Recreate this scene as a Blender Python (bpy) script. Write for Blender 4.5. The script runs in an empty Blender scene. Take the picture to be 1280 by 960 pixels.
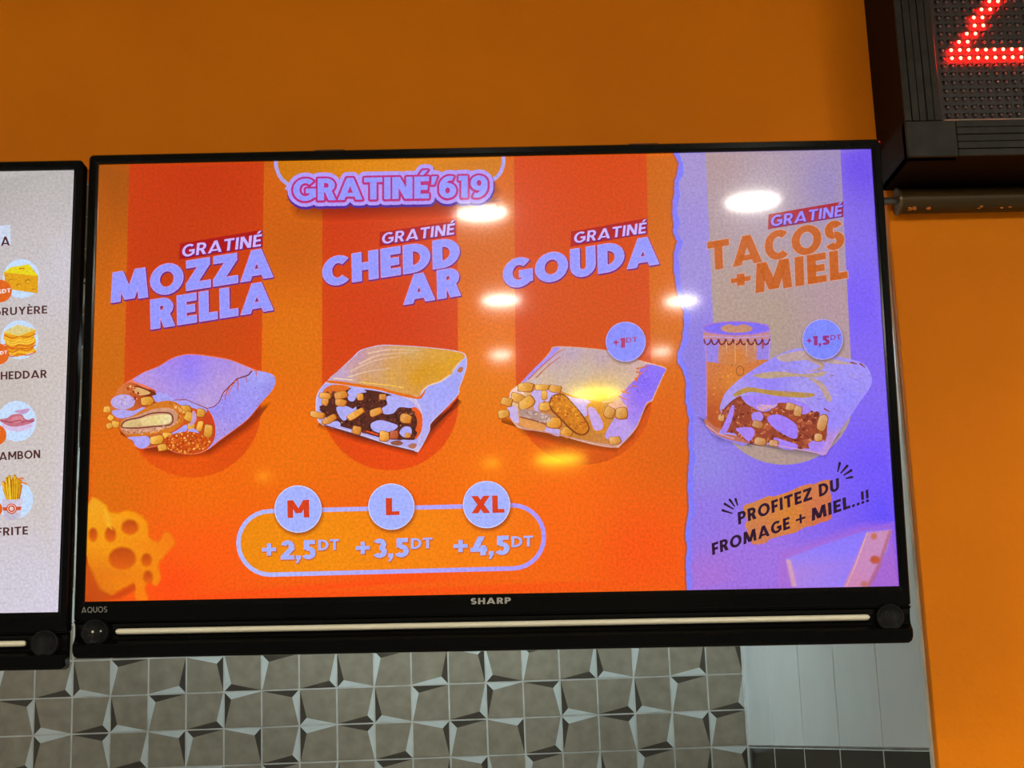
import bpy, bmesh, math, random
from mathutils import Vector, Matrix
from mathutils.geometry import tessellate_polygon, delaunay_2d_cdt

random.seed(7)
SC = bpy.context.scene
COL = SC.collection
H0 = 1.65                                   # height of the camera above the floor

# ------------------------------------------------------------------ camera
PITCH, ROLL, YAW, FOC = 0.21787584, -0.03745828, 0.05257633, 2000.0
def cam_axes():
    cy, sy = math.cos(YAW), math.sin(YAW); cp, sp = math.cos(PITCH), math.sin(PITCH)
    fwd = Vector((sy*cp, cy*cp, sp)); r0 = Vector((cy, -sy, 0)); u0 = r0.cross(fwd)
    c, s = math.cos(ROLL), math.sin(ROLL)
    return c*r0 + s*u0, -s*r0 + c*u0, fwd
CR, CU, CF = cam_axes()
cam = bpy.data.cameras.new('camera'); cam.sensor_width = 36; cam.lens = 36*FOC/1280
cam.clip_start = 0.02
co = bpy.data.objects.new('camera', cam); COL.objects.link(co)
M = Matrix((CR, CU, -CF)).transposed().to_4x4(); M.translation = (0, 0, H0)
co.matrix_world = M
SC.camera = co

# ------------------------------------------------------------------ world, exposure
w = bpy.data.worlds.new('world'); SC.world = w; w.use_nodes = True
w.node_tree.nodes['Background'].inputs[0].default_value = (0.95, 0.97, 1.0, 1)
w.node_tree.nodes['Background'].inputs[1].default_value = 0.16
LAMP_COOL = ((1.0, 0.94, 0.80), 210.0)       # dining-room downlights
LAMP_WARM = ((1.0, 0.74, 0.03), 150.0)
KITCHEN = ((0.74, 0.92, 1.0), 24.0)          # strip light behind the bulkhead
SC.view_settings.view_transform = 'Standard'; SC.view_settings.look = 'None'
SC.view_settings.exposure = 0.0; SC.view_settings.gamma = 1.0
SC.view_settings.use_curve_mapping = False

# ------------------------------------------------------------------ helpers
def lin(v):
    v /= 255.0
    return v/12.92 if v <= 0.04045 else ((v+0.055)/1.055)**2.4
def L3(c): return (lin(c[0]), lin(c[1]), lin(c[2]))
def ray(u, v): return CR*((u-640)/FOC) - CU*((v-480)/FOC) + CF
def atY(u, v, Y):
    d = ray(u, v); p = d*(Y/d.y); return Vector((p.x, p.y, p.z+H0))

def tag(o, label=None, cat=None, group=None, kind=None):
    if label: o['label'] = label
    if cat: o['category'] = cat
    if group: o['group'] = group
    if kind: o['kind'] = kind
    return o
def empty(name, loc=(0, 0, 0), rz=0):
    o = bpy.data.objects.new(name, None); o.empty_display_size = 0.05
    o.location = loc; o.rotation_euler = (0, 0, rz); COL.objects.link(o); return o
def link(name, me, mats, parent=None):
    o = bpy.data.objects.new(name, me)
    for m in (mats if isinstance(mats, (list, tuple)) else [mats]): me.materials.append(m)
    COL.objects.link(o)
    if parent: o.parent = parent
    return o
def from_bm(name, bm, mats, parent=None, smooth=False):
    me = bpy.data.meshes.new(name); bm.normal_update(); bm.to_mesh(me); bm.free()
    if smooth:
        for p in me.polygons: p.use_smooth = True
    return link(name, me, mats, parent)
def box(bm, x0, y0, z0, x1, y1, z1, bev=0, seg=2, mi=0):
    r = bmesh.ops.create_cube(bm, size=1)
    for v in r['verts']:
        v.co = Vector(((x0+x1)/2 + v.co.x*(x1-x0), (y0+y1)/2 + v.co.y*(y1-y0), (z0+z1)/2 + v.co.z*(z1-z0)))
    fs = {f for v in r['verts'] for f in v.link_faces}
    for f in fs: f.material_index = mi
    if bev:
        es = list({e for v in r['verts'] for e in v.link_edges})
        bmesh.ops.bevel(bm, geom=es, offset=bev, segments=seg, profile=0.5, affect='EDGES')
def cyl(bm, c, r, d, axis='Y', seg=32, r2=None, mi=0):
    g = bmesh.ops.create_cone(bm, cap_ends=True, cap_tris=False, segments=seg, radius1=r, radius2=r if r2 is None else r2, depth=d)
    R = {'Z': Matrix(), 'Y': Matrix.Rotation(math.radians(90), 4, 'X'), 'X': Matrix.Rotation(math.radians(90), 4, 'Y')}[axis]
    bmesh.ops.transform(bm, matrix=Matrix.Translation(c) @ R, verts=g['verts'])
    for f in {f for v in g['verts'] for f in v.link_faces}: f.material_index = mi

# ------------------------------------------------------------------ materials
def mat(name, col, rough=0.5, spec=0.5, metal=0, noise=0, nscale=40, bump=0, bscale=60, emis=None, coat=0, stretch=None):
    m = bpy.data.materials.new(name); m.use_nodes = True
    nt = m.node_tree; b = nt.nodes['Principled BSDF']
    c = L3(col) if max(col) > 1.0 else col
    b.inputs['Base Color'].default_value = (*c, 1); b.inputs['Roughness'].default_value = rough
    b.inputs['Specular IOR Level'].default_value = spec; b.inputs['Metallic'].default_value = metal
    if coat: b.inputs['Coat Weight'].default_value = coat; b.inputs['Coat Roughness'].default_value = 0.05
    if emis:
        b.inputs['Emission Color'].default_value = (*emis[0], 1); b.inputs['Emission Strength'].default_value = emis[1]
    if noise or bump:
        tc = nt.nodes.new('ShaderNodeTexCoord'); src = tc.outputs['Object']
        if stretch:
            mp = nt.nodes.new('ShaderNodeMapping'); mp.inputs['Scale'].default_value = stretch
            nt.links.new(src, mp.inputs[0]); src = mp.outputs[0]
    if noise:
        n = nt.nodes.new('ShaderNodeTexNoise'); n.inputs['Scale'].default_value = nscale; n.inputs['Detail'].default_value = 6
        nt.links.new(src, n.inputs['Vector'])
        r = nt.nodes.new('ShaderNodeValToRGB'); r.color_ramp.elements[0].position = 0.3; r.color_ramp.elements[1].position = 0.7
        r.color_ramp.elements[0].color = (*[x*(1-noise) for x in c], 1); r.color_ramp.elements[1].color = (*[min(1, x*(1+noise)) for x in c], 1)
        nt.links.new(n.outputs[0], r.inputs[0]); nt.links.new(r.outputs[0], b.inputs['Base Color'])
    if bump:
        n = nt.nodes.new('ShaderNodeTexNoise'); n.inputs['Scale'].default_value = bscale; n.inputs['Detail'].default_value = 3
        nt.links.new(src, n.inputs['Vector'])
        bp = nt.nodes.new('ShaderNodeBump'); bp.inputs['Strength'].default_value = bump; bp.inputs['Distance'].default_value = 0.01
        nt.links.new(n.outputs[0], bp.inputs['Height']); nt.links.new(bp.outputs[0], b.inputs['Normal'])
    return m

def lcd(name, grain, soft=False):
    """the lit picture of a display: emitted colour from the mesh, glossy front"""
    m = bpy.data.materials.new(name); m.use_nodes = True
    nt = m.node_tree; b = nt.nodes['Principled BSDF']; out = nt.nodes['Material Output']
    b.inputs['Base Color'].default_value = (0.004, 0.004, 0.004, 1)
    b.inputs['Roughness'].default_value = 0.052; b.inputs['Specular IOR Level'].default_value = 0.22
    b.inputs['Coat Weight'].default_value = 0.24; b.inputs['Coat Roughness'].default_value = 0.23; b.inputs['Coat IOR'].default_value = 1.5
    at = nt.nodes.new('ShaderNodeAttribute'); at.attribute_name = 'Col'
    tc = nt.nodes.new('ShaderNodeTexCoord')
    n = nt.nodes.new('ShaderNodeTexNoise'); n.inputs['Scale'].default_value = 330; n.inputs['Detail'].default_value = 2
    nt.links.new(tc.outputs['Object'], n.inputs['Vector'])
    mr = nt.nodes.new('ShaderNodeMapRange'); mr.inputs[1].default_value = 0.3; mr.inputs[2].default_value = 0.7
    mr.inputs[3].default_value = 1-grain; mr.inputs[4].default_value = 1+grain
    nt.links.new(n.outputs[0], mr.inputs[0])
    mx = nt.nodes.new('ShaderNodeVectorMath'); mx.operation = 'SCALE'
    nt.links.new(at.outputs['Color'], mx.inputs[0]); nt.links.new(mr.outputs[0], mx.inputs['Scale'])
    nt.links.new(mx.outputs[0], b.inputs['Emission Color']); b.inputs['Emission Strength'].default_value = 1.0
    if soft:
        t = nt.nodes.new('ShaderNodeBsdfTransparent'); ms = nt.nodes.new('ShaderNodeMixShader')
        nt.links.new(at.outputs['Alpha'], ms.inputs[0]); nt.links.new(t.outputs[0], ms.inputs[1])
        nt.links.new(b.outputs[0], ms.inputs[2]); nt.links.new(ms.outputs[0], out.inputs[0])
    return m

LCD = lcd('lcd_picture', 0.13); LCDS = lcd('lcd_picture_soft', 0.08, True)
ORANGE = mat('orange_wall_paint', (0.86, 0.235, 0.001), 0.6, 0.12, noise=0.05, nscale=6, bump=0.12, bscale=90)
WHITE_PAINT = mat('ceiling_paint', (0.75, 0.74, 0.72), 0.8, noise=0.03, nscale=4)
FLOOR = mat('floor_tile', (0.35, 0.33, 0.30), 0.4, noise=0.15, nscale=5)
BLACK = mat('black_gloss_plastic', (0.003, 0.003, 0.0025), 0.14, 0.10, noise=0.2, nscale=8)
BLACKM = mat('black_matt_plastic', (0.006, 0.006, 0.005), 0.42, 0.15, noise=0.2, nscale=30)
SPK = mat('speaker_mesh', (0.005, 0.005, 0.0045), 0.3, 0.15, bump=0.3, bscale=900)
BAR = mat('cream_bar_plastic', (0.80, 0.76, 0.58), 0.35, 0.5, noise=0.03, nscale=30)
LOGO = mat('silver_logo', (0.42, 0.40, 0.36), 0.45, 0.5, noise=0.05)
LOGOD = mat('dull_silver_logo', (0.20, 0.19, 0.17), 0.45, 0.5, noise=0.05)
STEEL = mat('bracket_steel', (0.05, 0.05, 0.05), 0.5, 0.5, metal=0.6, noise=0.1)

# ------------------------------------------------------------------ the setting
YW, YB, XS = 1.955, 3.16, 0.5996            # orange wall face, tiled back wall, tiled side wall
ZBK = H0 + 0.728                            # underside of the bulkhead
ZC = H0 + 1.30                              # ceiling
def slab(name, x0, y0, z0, x1, y1, z1, m, bev=0):
    bm = bmesh.new(); box(bm, x0, y0, z0, x1, y1, z1, bev, 3)
    return tag(from_bm(name, bm, m), kind='structure')
slab('floor', -4, -9.5, -0.1, 4, 3.4, 0, FLOOR)
slab('ceiling', -4, -9.5, ZC, 4, 3.4, ZC+0.1, WHITE_PAINT)
slab('wall_front', -4, YW, ZBK, XS, YW+0.05, ZC, ORANGE)
slab('wall_right', XS, YW, 0, 4, YW+0.016, ZC, ORANGE, 0.002)

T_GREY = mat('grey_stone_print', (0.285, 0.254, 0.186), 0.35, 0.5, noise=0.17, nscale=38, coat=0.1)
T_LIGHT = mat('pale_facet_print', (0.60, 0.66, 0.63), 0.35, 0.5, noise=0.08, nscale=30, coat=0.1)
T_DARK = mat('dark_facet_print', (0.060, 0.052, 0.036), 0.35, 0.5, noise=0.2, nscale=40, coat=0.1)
GROUT = mat('pale_grout', (0.58, 0.60, 0.55), 0.7, 0.3, noise=0.2, nscale=25)
def tile_wall():
    # cell: which corner is pushed in, and whether its left/right facet is the pale one
    rows = {0: ['TLl','BRl','TRd','BLl','TLl','BRl','BLd'],
            1: ['BLd','TLl','BRd','TRd','BLl','TLl','BRl'],
            2: ['BRl','BLd','TLl','BRl','TLd','TRl','BLd'],
            3: ['TRl','BRl','TRd','TLl','TRd','BRl','TLd'],
            4: ['BLd','TLl','BRd','TRd','BLl','TLl','BRl']}
    cw, ch = 0.0799*YB/3.5, 0.0765*YB/3.5
    ox = XS - 0.001 - 18*cw; oz = H0 + 0.2722*YB/3.5
    bm = bmesh.new(); g = 0.0015
    def face(pts, mi):
        f = bm.faces.new([bm.verts.new((x, YB - 0.0004, z)) for x, z in pts]); f.material_index = mi
        if f.calc_area() > 0 and (f.normal_update() or f.normal.y > 0): f.normal_flip()
    box(bm, -4, YB, 0, XS+0.1, YB+0.1, ZC, mi=3)
    for j in range(-14, 24):
        rr = rows[j % 5]
        for i in range(-14, 18):
            k = rr[i % 7]
            x0, x1 = ox + i*cw + g, ox + (i+1)*cw - g
            z1, z0 = oz - j*ch - g, oz - (j+1)*ch + g
            dx, dz = cw*0.17, ch*0.19
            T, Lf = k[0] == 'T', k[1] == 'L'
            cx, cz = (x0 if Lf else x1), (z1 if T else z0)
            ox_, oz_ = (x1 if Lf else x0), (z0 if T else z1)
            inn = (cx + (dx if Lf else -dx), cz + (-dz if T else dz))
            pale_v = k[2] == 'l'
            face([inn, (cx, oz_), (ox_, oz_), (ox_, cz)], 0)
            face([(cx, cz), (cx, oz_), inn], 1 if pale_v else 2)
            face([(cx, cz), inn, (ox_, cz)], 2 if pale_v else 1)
    return tag(from_bm('wall_back', bm, [T_GREY, T_LIGHT, T_DARK, GROUT]), kind='structure')
tile_wall()

T_WHITE = mat('white_glazed_tile', (0.70, 0.75, 0.72), 0.12, 0.6, noise=0.03, nscale=6, bump=0.10, bscale=9)
T_BLACK = mat('dark_glazed_tile', (0.016, 0.013, 0.009), 0.2, 0.12, noise=0.2, nscale=20, bump=0.08, bscale=9)
def side_wall():
    bm = bmesh.new()
    y0 = YW + 0.016
    box(bm, XS+0.004, y0, 0, XS+0.10, YB, ZC, mi=2)
    zsplit = H0 - 0.0318; wdt = 0.2405; g = 0.0016
    edges = [YB - 0.002 - k*wdt for k in range(6)]
    for a, b in zip(edges[:-1], edges[1:]):
        b = max(b, y0)
        if a - b < 0.02: continue
        for k in range(-3, 3):
            h = 0.50
            z0, z1 = (zsplit + k*h + g, zsplit + (k+1)*h - g) if k >= 0 else (zsplit + k*0.30 + g, zsplit + (k+1)*0.30 - g)
            box(bm, XS, b + g, max(z0, 0), XS+0.006, a - g, min(z1, ZC), 0.0012, 2, 0 if k >= 0 else 1)
    return tag(from_bm('wall_side', bm, [T_WHITE, T_BLACK, GROUT]), kind='structure')
side_wall()
TRIMM = mat('pale_trim_plastic', (0.62, 0.60, 0.50), 0.4, 0.5, noise=0.25, nscale=18)
slab('trim_1', XS-0.003, YW+0.0145, 0, XS+0.001, YW+0.023, H0+0.62, TRIMM, 0.0008)
slab('trim_2', XS-0.004, YB-0.006, 0, XS+0.0005, YB-0.0025, ZC, GROUT, 0.0006)

# ------------------------------------------------------------------ drawing on a display
class Frame:
    """plane of a display: origin, right, down; pixel rays of the photograph meet it in local metres"""
    def __init__(s, o, right, down):
        s.o = Vector(o); s.x = Vector(right).normalized()
        d = Vector(down); d -= s.x*d.dot(s.x); s.z = -d.normalized(); s.y = s.z.cross(s.x)
    def matrix(s):
        m = Matrix((s.x, s.y, s.z)).transposed().to_4x4(); m.translation = s.o + Vector((0, 0, H0)); return m
    def loc(s, u, v):
        d = ray(u, v); t = s.o.dot(s.y)/d.dot(s.y); p = d*t - s.o
        return p.dot(s.x), p.dot(s.z)

def smooth(pts, n=5, closed=True):
    out = []; N = len(pts)
    for i in range(N if closed else N-1):
        if closed: p0, p1, p2, p3 = (pts[(i+k-1) % N] for k in range(4))
        else: p0, p1, p2, p3 = (pts[min(max(i+k-1, 0), N-1)] for k in range(4))
        for k in range(n):
            t = k/n
            out.append(tuple(0.5*(2*p1[a] + (p2[a]-p0[a])*t + (2*p0[a]-5*p1[a]+4*p2[a]-p3[a])*t*t + (3*p1[a]-p0[a]-3*p2[a]+p3[a])*t**3) for a in (0, 1)))
    if not closed: out.append(tuple(pts[-1]))
    return out
def field(*ctrl, p=2.2):
    """colour that varies over the picture: weighted by distance to (x, y, rgb) samples"""
    cs = [(x, y, L3(c)) for x, y, c in ctrl]
    def f(x, y):
        sw = 0; a = [0, 0, 0]
        for cx, cy, c in cs:
            wt = 1/(((x-cx)**2 + (y-cy)**2)**(p/2) + 30); sw += wt
            for k in range(3): a[k] += wt*c[k]
        return tuple(v/sw for v in a)
    return f
def inside(x, y, P):
    c = False; j = len(P)-1
    for i in range(len(P)):
        (xi, yi), (xj, yj) = P[i], P[j]
        if (yi > y) != (yj > y) and x < (xj-xi)*(y-yi)/(yj-yi)+xi: c = not c
        j = i
    return c
def ell(cx, cy, rx, ry=None, rot=0, n=28, a0=0, a1=360):
    ry = rx if ry is None else ry; c, s = math.cos(math.radians(rot)), math.sin(math.radians(rot)); o = []
    for i in range(n if a1-a0 == 360 else n+1):
        a = math.radians(a0 + (a1-a0)*i/n); x, y = rx*math.cos(a), ry*math.sin(a)
        o.append((cx + x*c - y*s, cy + x*s + y*c))
    return o

class Art:
    STEP = 2.2e-5
    def __init__(s, frame, base):
        s.f = frame; s.lay = base; s.v = []; s.c = []; s.t = []; s.m = []
    def _add(s, pts, cols, tris, soft=0):
        b = len(s.v); y = -s.lay*s.STEP
        for (u, w_), c in zip(pts, cols):
            x, z = s.f.loc(u, w_); s.v.append((x, y, z)); s.c.append(c)
        for t in tris: s.t.append([b+i for i in t]); s.m.append(soft)
    def up(s, n=1): s.lay += n
    def col(s, col, u, v, a=1.0):
        c = col(u, v) if callable(col) else L3(col)
        return (*c, a)
    def poly(s, P, col, grid=0, lift=True, a=1.0):
        if lift: s.up()
        if grid:
            xs = [p[0] for p in P]; ys = [p[1] for p in P]; V = [Vector(p) for p in P]; n = len(P)
            x = min(xs)+grid/2
            while x < max(xs):
                y = min(ys)+grid/2
                while y < max(ys):
                    if inside(x, y, P): V.append(Vector((x+random.uniform(-.1, .1), y+random.uniform(-.1, .1))))
                    y += grid
                x += grid
            ov, _, of, _, _, _ = delaunay_2d_cdt(V, [], [list(range(n))], 1, 1e-4)
            pts = [(q.x, q.y) for q in ov]; tris = of
        else:
            pts = list(P); tris = tessellate_polygon([[Vector((x, y, 0)) for x, y in P]])
        s._add(pts, [s.col(col, u, v, a) for u, v in pts], tris, 0 if a == 1 else 1)
    def halo(s, P, col, d, a=1.0, fill=True):
        """shape whose edge fades out over d pixels"""
        s.up(); n = len(P)
        cx = sum(p[0] for p in P)/n; cy = sum(p[1] for p in P)/n
        area = sum(P[i][0]*P[(i+1) % n][1]-P[(i+1) % n][0]*P[i][1] for i in range(n)); sg = 1 if area > 0 else -1
        nr = []
        for i in range(n):
            (x0, y0), (x1, y1) = P[i-1], P[(i+1) % n]; dx, dy = x1-x0, y1-y0; l = math.hypot(dx, dy) or 1
            nr.append((sg*dy/l, -sg*dx/l))
        inn = [(p[0]-q[0]*d*.35, p[1]-q[1]*d*.35) for p, q in zip(P, nr)]; out = [(p[0]+q[0]*d*.65, p[1]+q[1]*d*.65) for p, q in zip(P, nr)]
        if fill: s._add(inn, [s.col(col, *q, a) for q in inn], tessellate_polygon([[Vector((x, y, 0)) for x, y in inn]]), 1)
        pts = inn+out; cols = [s.col(col, *q, a) for q in inn]+[s.col(col, *q, 0) for q in out]
        s._add(pts, cols, [(i, (i+1) % n, n+(i+1) % n, n+i) for i in range(n)], 1)
    def line(s, P, w0, col, w1=None, closed=False, lift=True):
        if lift: s.up()
        w1 = w0 if w1 is None else w1; n = len(P); Lp = []; Rp = []
        for i in range(n):
            a = P[i-1] if (i or closed) else P[0]; b = P[(i+1) % n] if (i < n-1 or closed) else P[-1]
            dx, dy = b[0]-a[0], b[1]-a[1]; l = math.hypot(dx, dy) or 1; h = (w0+(w1-w0)*i/max(1, n-1))/2
            Lp.append((P[i][0]+dy/l*h, P[i][1]-dx/l*h)); Rp.append((P[i][0]-dy/l*h, P[i][1]+dx/l*h))
        pts = Lp+Rp; k = n if closed else n-1
        s._add(pts, [s.col(col, *q) for q in pts], [(i, (i+1) % n, n+(i+1) % n, n+i) for i in range(k)])
    def text(s, string, A, B, cap, col, t=.2, up=(0, -1), sp=.1, outline=(), lift=True):
        if lift: s.up()
        polys, W = [], 0
        for ch in string:
            g, wd = glyph(ch, t)
            polys += [[(x+W, y) for x, y in q] for q in g]; W += wd + sp
        W -= sp
        e = ((B[0]-A[0])/W, (B[1]-A[1])/W)
        mapped = [[(A[0]+e[0]*x+up[0]*cap*y, A[1]+e[1]*x+up[1]*cap*y) for x, y in q] for q in polys]
        for d, oc, dx, dy in outline:
            for q in mapped:
                q = [(x+dx, y+dy) for x, y in q]; n = len(q)
                for i in range(n):
                    s.line([q[i], q[(i+1) % n]], 2*d, oc, lift=False)
                    c = ell(*q[i], d, n=10); s._add(c, [s.col(oc, *p) for p in c], [tuple(range(10))])
                s._add(q, [s.col(oc, *p) for p in q], [tuple(range(n))])
            s.up()
        for q in mapped:
            s._add(q, [s.col(col, *p) for p in q], [tuple(range(len(q)))])
    def build(s, name, parent, label=None):
        me = bpy.data.meshes.new(name); me.from_pydata(s.v, [], s.t)
        at = me.color_attributes.new('Col', 'FLOAT_COLOR', 'POINT')
        for i, c in enumerate(s.c): at.data[i].color = c
        me.materials.append(LCD); me.materials.append(LCDS)
        for p, m in zip(me.polygons, s.m): p.material_index = m
        me.update()
        for p in me.polygons:
            if p.normal.y > 0: p.flip()
        me.update()
        o = bpy.data.objects.new(name, me); COL.objects.link(o); o.parent = parent
        if label: o['label'] = label
        return o

# geometric sans capitals out of bars, slants and rings; cap height 1
def ring(cx, cy, rx, ry, t, a0, a1, n=16, tv=None):
    tv = t if tv is None else tv; o = []
    P = lambda a, k: (cx+(rx-k*t)*math.cos(a), cy+(ry-k*tv)*math.sin(a))
    for i in range(n):
        a, b = math.radians(a0+(a1-a0)*i/n), math.radians(a0+(a1-a0)*(i+1)/n)
        o.append([P(a, 0), P(b, 0), P(b, 1), P(a, 1)])
    return o
def rect(x0, y0, x1, y1): return [[(x0, y0), (x1, y0), (x1, y1), (x0, y1)]]
def slant(xa, ya, xb, yb, d): return [[(xa, ya), (xa+d, ya), (xb+d, yb), (xb, yb)]]
def bowl(x0, y0, x1, y1, t, tv):
    r = (y1-y0)/2; rx = min(x1-x0-t*.6, r*1.05)
    return rect(x0, y0, x1-rx, y0+tv) + rect(x0, y1-tv, x1-rx, y1) + ring(x1-rx, y0+r, rx, r, t, -90, 90, 12, tv)
def glyph(ch, t):
    h = t*.86
    if ch == ' ': return [], .3
    if ch == 'A':
        d = t*1.05; w = .98
        return slant(0, 0, w/2-d/2, 1, d) + slant(w-d, 0, w/2-d/2, 1, d) + rect(.2, .15, w-.2, .15+h*.8), w
    if ch == 'B': return rect(0, 0, t, 1) + bowl(0, 0, .70, .56, t, h) + bowl(0, .56-h, .65, 1, t, h), .70
    if ch == 'C': return ring(.46, .5, .46, .515, t, 48, 312, 20, h), .80
    if ch == 'D': return rect(0, 0, t, 1) + bowl(0, 0, .80, 1, t, h), .80
    if ch in 'EÉÈ':
        g = rect(0, 0, t, 1) + rect(0, 0, .58, h) + rect(0, 1-h, .58, 1) + rect(0, .5-h/2, .53, .5+h/2)
        if ch == 'É': g += [[(.20, 1.07), (.36, 1.07), (.54, 1.29), (.33, 1.29)]]
        if ch == 'È': g += [[(.24, 1.07), (.40, 1.07), (.27, 1.29), (.06, 1.29)]]
        return g, .58
    if ch == 'F': return rect(0, 0, t, 1) + rect(0, 1-h, .56, 1) + rect(0, .47-h/2, .51, .47+h/2), .55
    if ch == 'G': return ring(.48, .5, .48, .515, t, 48, 330, 22, h) + rect(.50, .55-h, .90, .55) + rect(.90-t, .14, .90, .55), .90
    if ch == 'H': return rect(0, 0, t, 1) + rect(.78-t, 0, .78, 1) + rect(0, .5-h/2, .78, .5+h/2), .78
    if ch == 'I': return rect(0, 0, t, 1), t
    if ch == 'J': return rect(.48-t, .3, .48, 1) + ring(.19, .3, .29, .315, t, -150, 0, 12, h), .48
    if ch == 'L': return rect(0, 0, t, 1) + rect(0, 0, .54, h), .54
    if ch == 'M':
        w = 1.12; d = t*1.0
        return slant(0, 0, .07, 1, d) + slant(w-d, 0, w-d-.07, 1, d) + slant(w/2-d*.55, .04, .07, 1, d*1.1) + slant(w/2-d*.55, .04, w-d*1.1-.07, 1, d*1.1), w
    if ch == 'm': return rect(0, 0, t, 1) + rect(.98-t, 0, .98, 1) + slant(.49-t*.5, .26, 0, 1, t*1.05) + slant(.49-t*.5, .26, .98-t*1.05, 1, t*1.05), .98
    if ch == 'N': return rect(0, 0, t, 1) + rect(.80-t, 0, .80, 1) + slant(.80-t*1.2, 0, 0, 1, t*1.2), .80
    if ch == 'O': return ring(.5, .5, .5, .515, t, 0, 360, 30, h), 1.0
    if ch == 'P': return rect(0, 0, t, 1) + bowl(0, .34, .68, 1, t, h), .68
    if ch == 'Q': return ring(.5, .5, .5, .515, t, 0, 360, 30, h) + slant(.72, -.08, .48, .26, t*1.1), 1.0
    if ch == 'R': return rect(0, 0, t, 1) + bowl(0, .36, .68, 1, t, h) + slant(.72-t*1.15, 0, .26, .44, t*1.15), .72
    if ch == 'S':
        r = (1+h)/4
        return ring(.32, 1-r, .31, r+.01, t, 28, 270, 14, h) + ring(.33, r, .33, r+.01, t, 90, -152, 14, h), .66
    if ch == 'T': return rect(0, 1-h, .72, 1) + rect(.36-t/2, 0, .36+t/2, 1), .72
    if ch == 'U': return rect(0, .36, t, 1) + rect(.76-t, .36, .76, 1) + ring(.38, .37, .38, .385, t, 180, 360, 16, h), .76
    if ch == 'X': return slant(0, 0, .84-t*1.2, 1, t*1.2) + slant(.84-t*1.2, 0, 0, 1, t*1.2), .84
    if ch == 'Y': return rect(.41-t/2, 0, .41+t/2, .45) + slant(.41-t/2, .42, 0, 1, t*1.1) + slant(.41-t*.6, .42, .82-t*1.1, 1, t*1.1), .82
    if ch == 'Z': return rect(0, 0, .74, h) + rect(.02, 1-h, .72, 1) + slant(0, h*.9, .72-t*1.25, 1-h*.9, t*1.25), .74
    if ch == '1': return rect(.36-t, 0, .36, 1) + [[(0, 1-h), (.3, 1-h), (.3, 1), (.0, 1)]], .38
    if ch == '2': return ring(.31, .69, .31, .325, t, 165, -38, 14, h) + slant(0, h*.8, .34, .58, t*1.3) + rect(0, 0, .63, h), .63
    if ch == '3':
        r = (1+h)/4
        return ring(.30, 1-r, .30, r+.005, t, 150, -90, 14, h) + ring(.31, r, .32, r+.01, t, 90, -152, 14, h), .63
    if ch == '4': return slant(0, .2, .34, 1, t*1.15) + rect(0, .2, .74, .2+h) + rect(.44, 0, .44+t*.95, .52), .74
    if ch == '5': return rect(.07, 1-h, .58, 1) + rect(.07, .5, .07+t, 1) + ring(.29, .32, .33, .335, t, 125, -150, 14, h), .63
    if ch == '6': return ring(.34, .34, .34, .35, t, 0, 360, 22, h) + ring(.44, .5, .44, .51, t, 70, 200, 14, h), .70
    if ch == '9':
        g, w_ = glyph('6', t); return [[(w_-x, 1-y) for x, y in q] for q in g], w_
    if ch == '+': k = .16*t/.2; return rect(0, .40-k/2, .56, .40+k/2) + rect(.28-k/2, .12, .28+k/2, .68), .56
    if ch == ',': return [[(.0, 0), (.0, .2), (.22, .2), (.22, .04), (.10, -.2), (0, -.2), (.06, 0)]], .22
    if ch == "'": return [[(.02, .62), (.14, .62), (.26, 1.0), (.04, 1.0)]], .26
    if ch == '.': return [ell(.1, .1, .12, n=12)], .22
    if ch == '!': return rect(.0, .30, .2, 1) + [ell(.1, .1, .12, n=12)], .22
    return rect(0, 0, .5, 1), .5

# ------------------------------------------------------------------ televisions
HW, HH = 0.443, 0.4982                      # half width and height of the lit panel
def rr(x0, z0, x1, z1, r, n=6):
    o = []
    for cx, cz, a in ((x1-r, z1-r, 0), (x0+r, z1-r, 90), (x0+r, z0+r, 180), (x1-r, z0+r, 270)):
        for k in range(n+1):
            t = math.radians(a+90*k/n); o.append((cx+r*math.cos(t), cz+r*math.sin(t)))
    return o
def loft(bm, loops, cap0=False, cap1=False, mi=0):
    vs = [[bm.verts.new(p) for p in l] for l in loops]; n = len(vs[0])
    for a, b in zip(vs[:-1], vs[1:]):
        for i in range(n):
            f = bm.faces.new((a[i], a[(i+1) % n], b[(i+1) % n], b[i])); f.material_index = mi
    if cap0: bm.faces.new(vs[0])
    if cap1: bm.faces.new(vs[-1][::-1])
    bmesh.ops.recalc_face_normals(bm, faces=bm.faces)
def lettering(name, fr, string, A, B, cap, y, m, parent, t, sp=.12):
    bm = bmesh.new(); polys, W = [], 0
    for ch in string:
        g, wd = glyph(ch, t); polys += [[(x+W, q) for x, q in p] for p in g]; W += wd+sp
    W -= sp
    for p in polys:
        vs = []
        for x, q in p:
            u = A[0]+(B[0]-A[0])*x/W; v = A[1]+(B[1]-A[1])*x/W-cap*q
            lx, lz = fr.loc(u, v); vs.append(bm.verts.new((lx, y, lz)))
        f = bm.faces.new(vs); f.normal_update()
        if f.normal.y > 0: f.normal_flip()
    r = bmesh.ops.extrude_face_region(bm, geom=list(bm.faces))
    for v in [e for e in r['geom'] if isinstance(e, bmesh.types.BMVert)]: v.co.y += 0.0004
    return from_bm(name, bm, m, parent)

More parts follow.
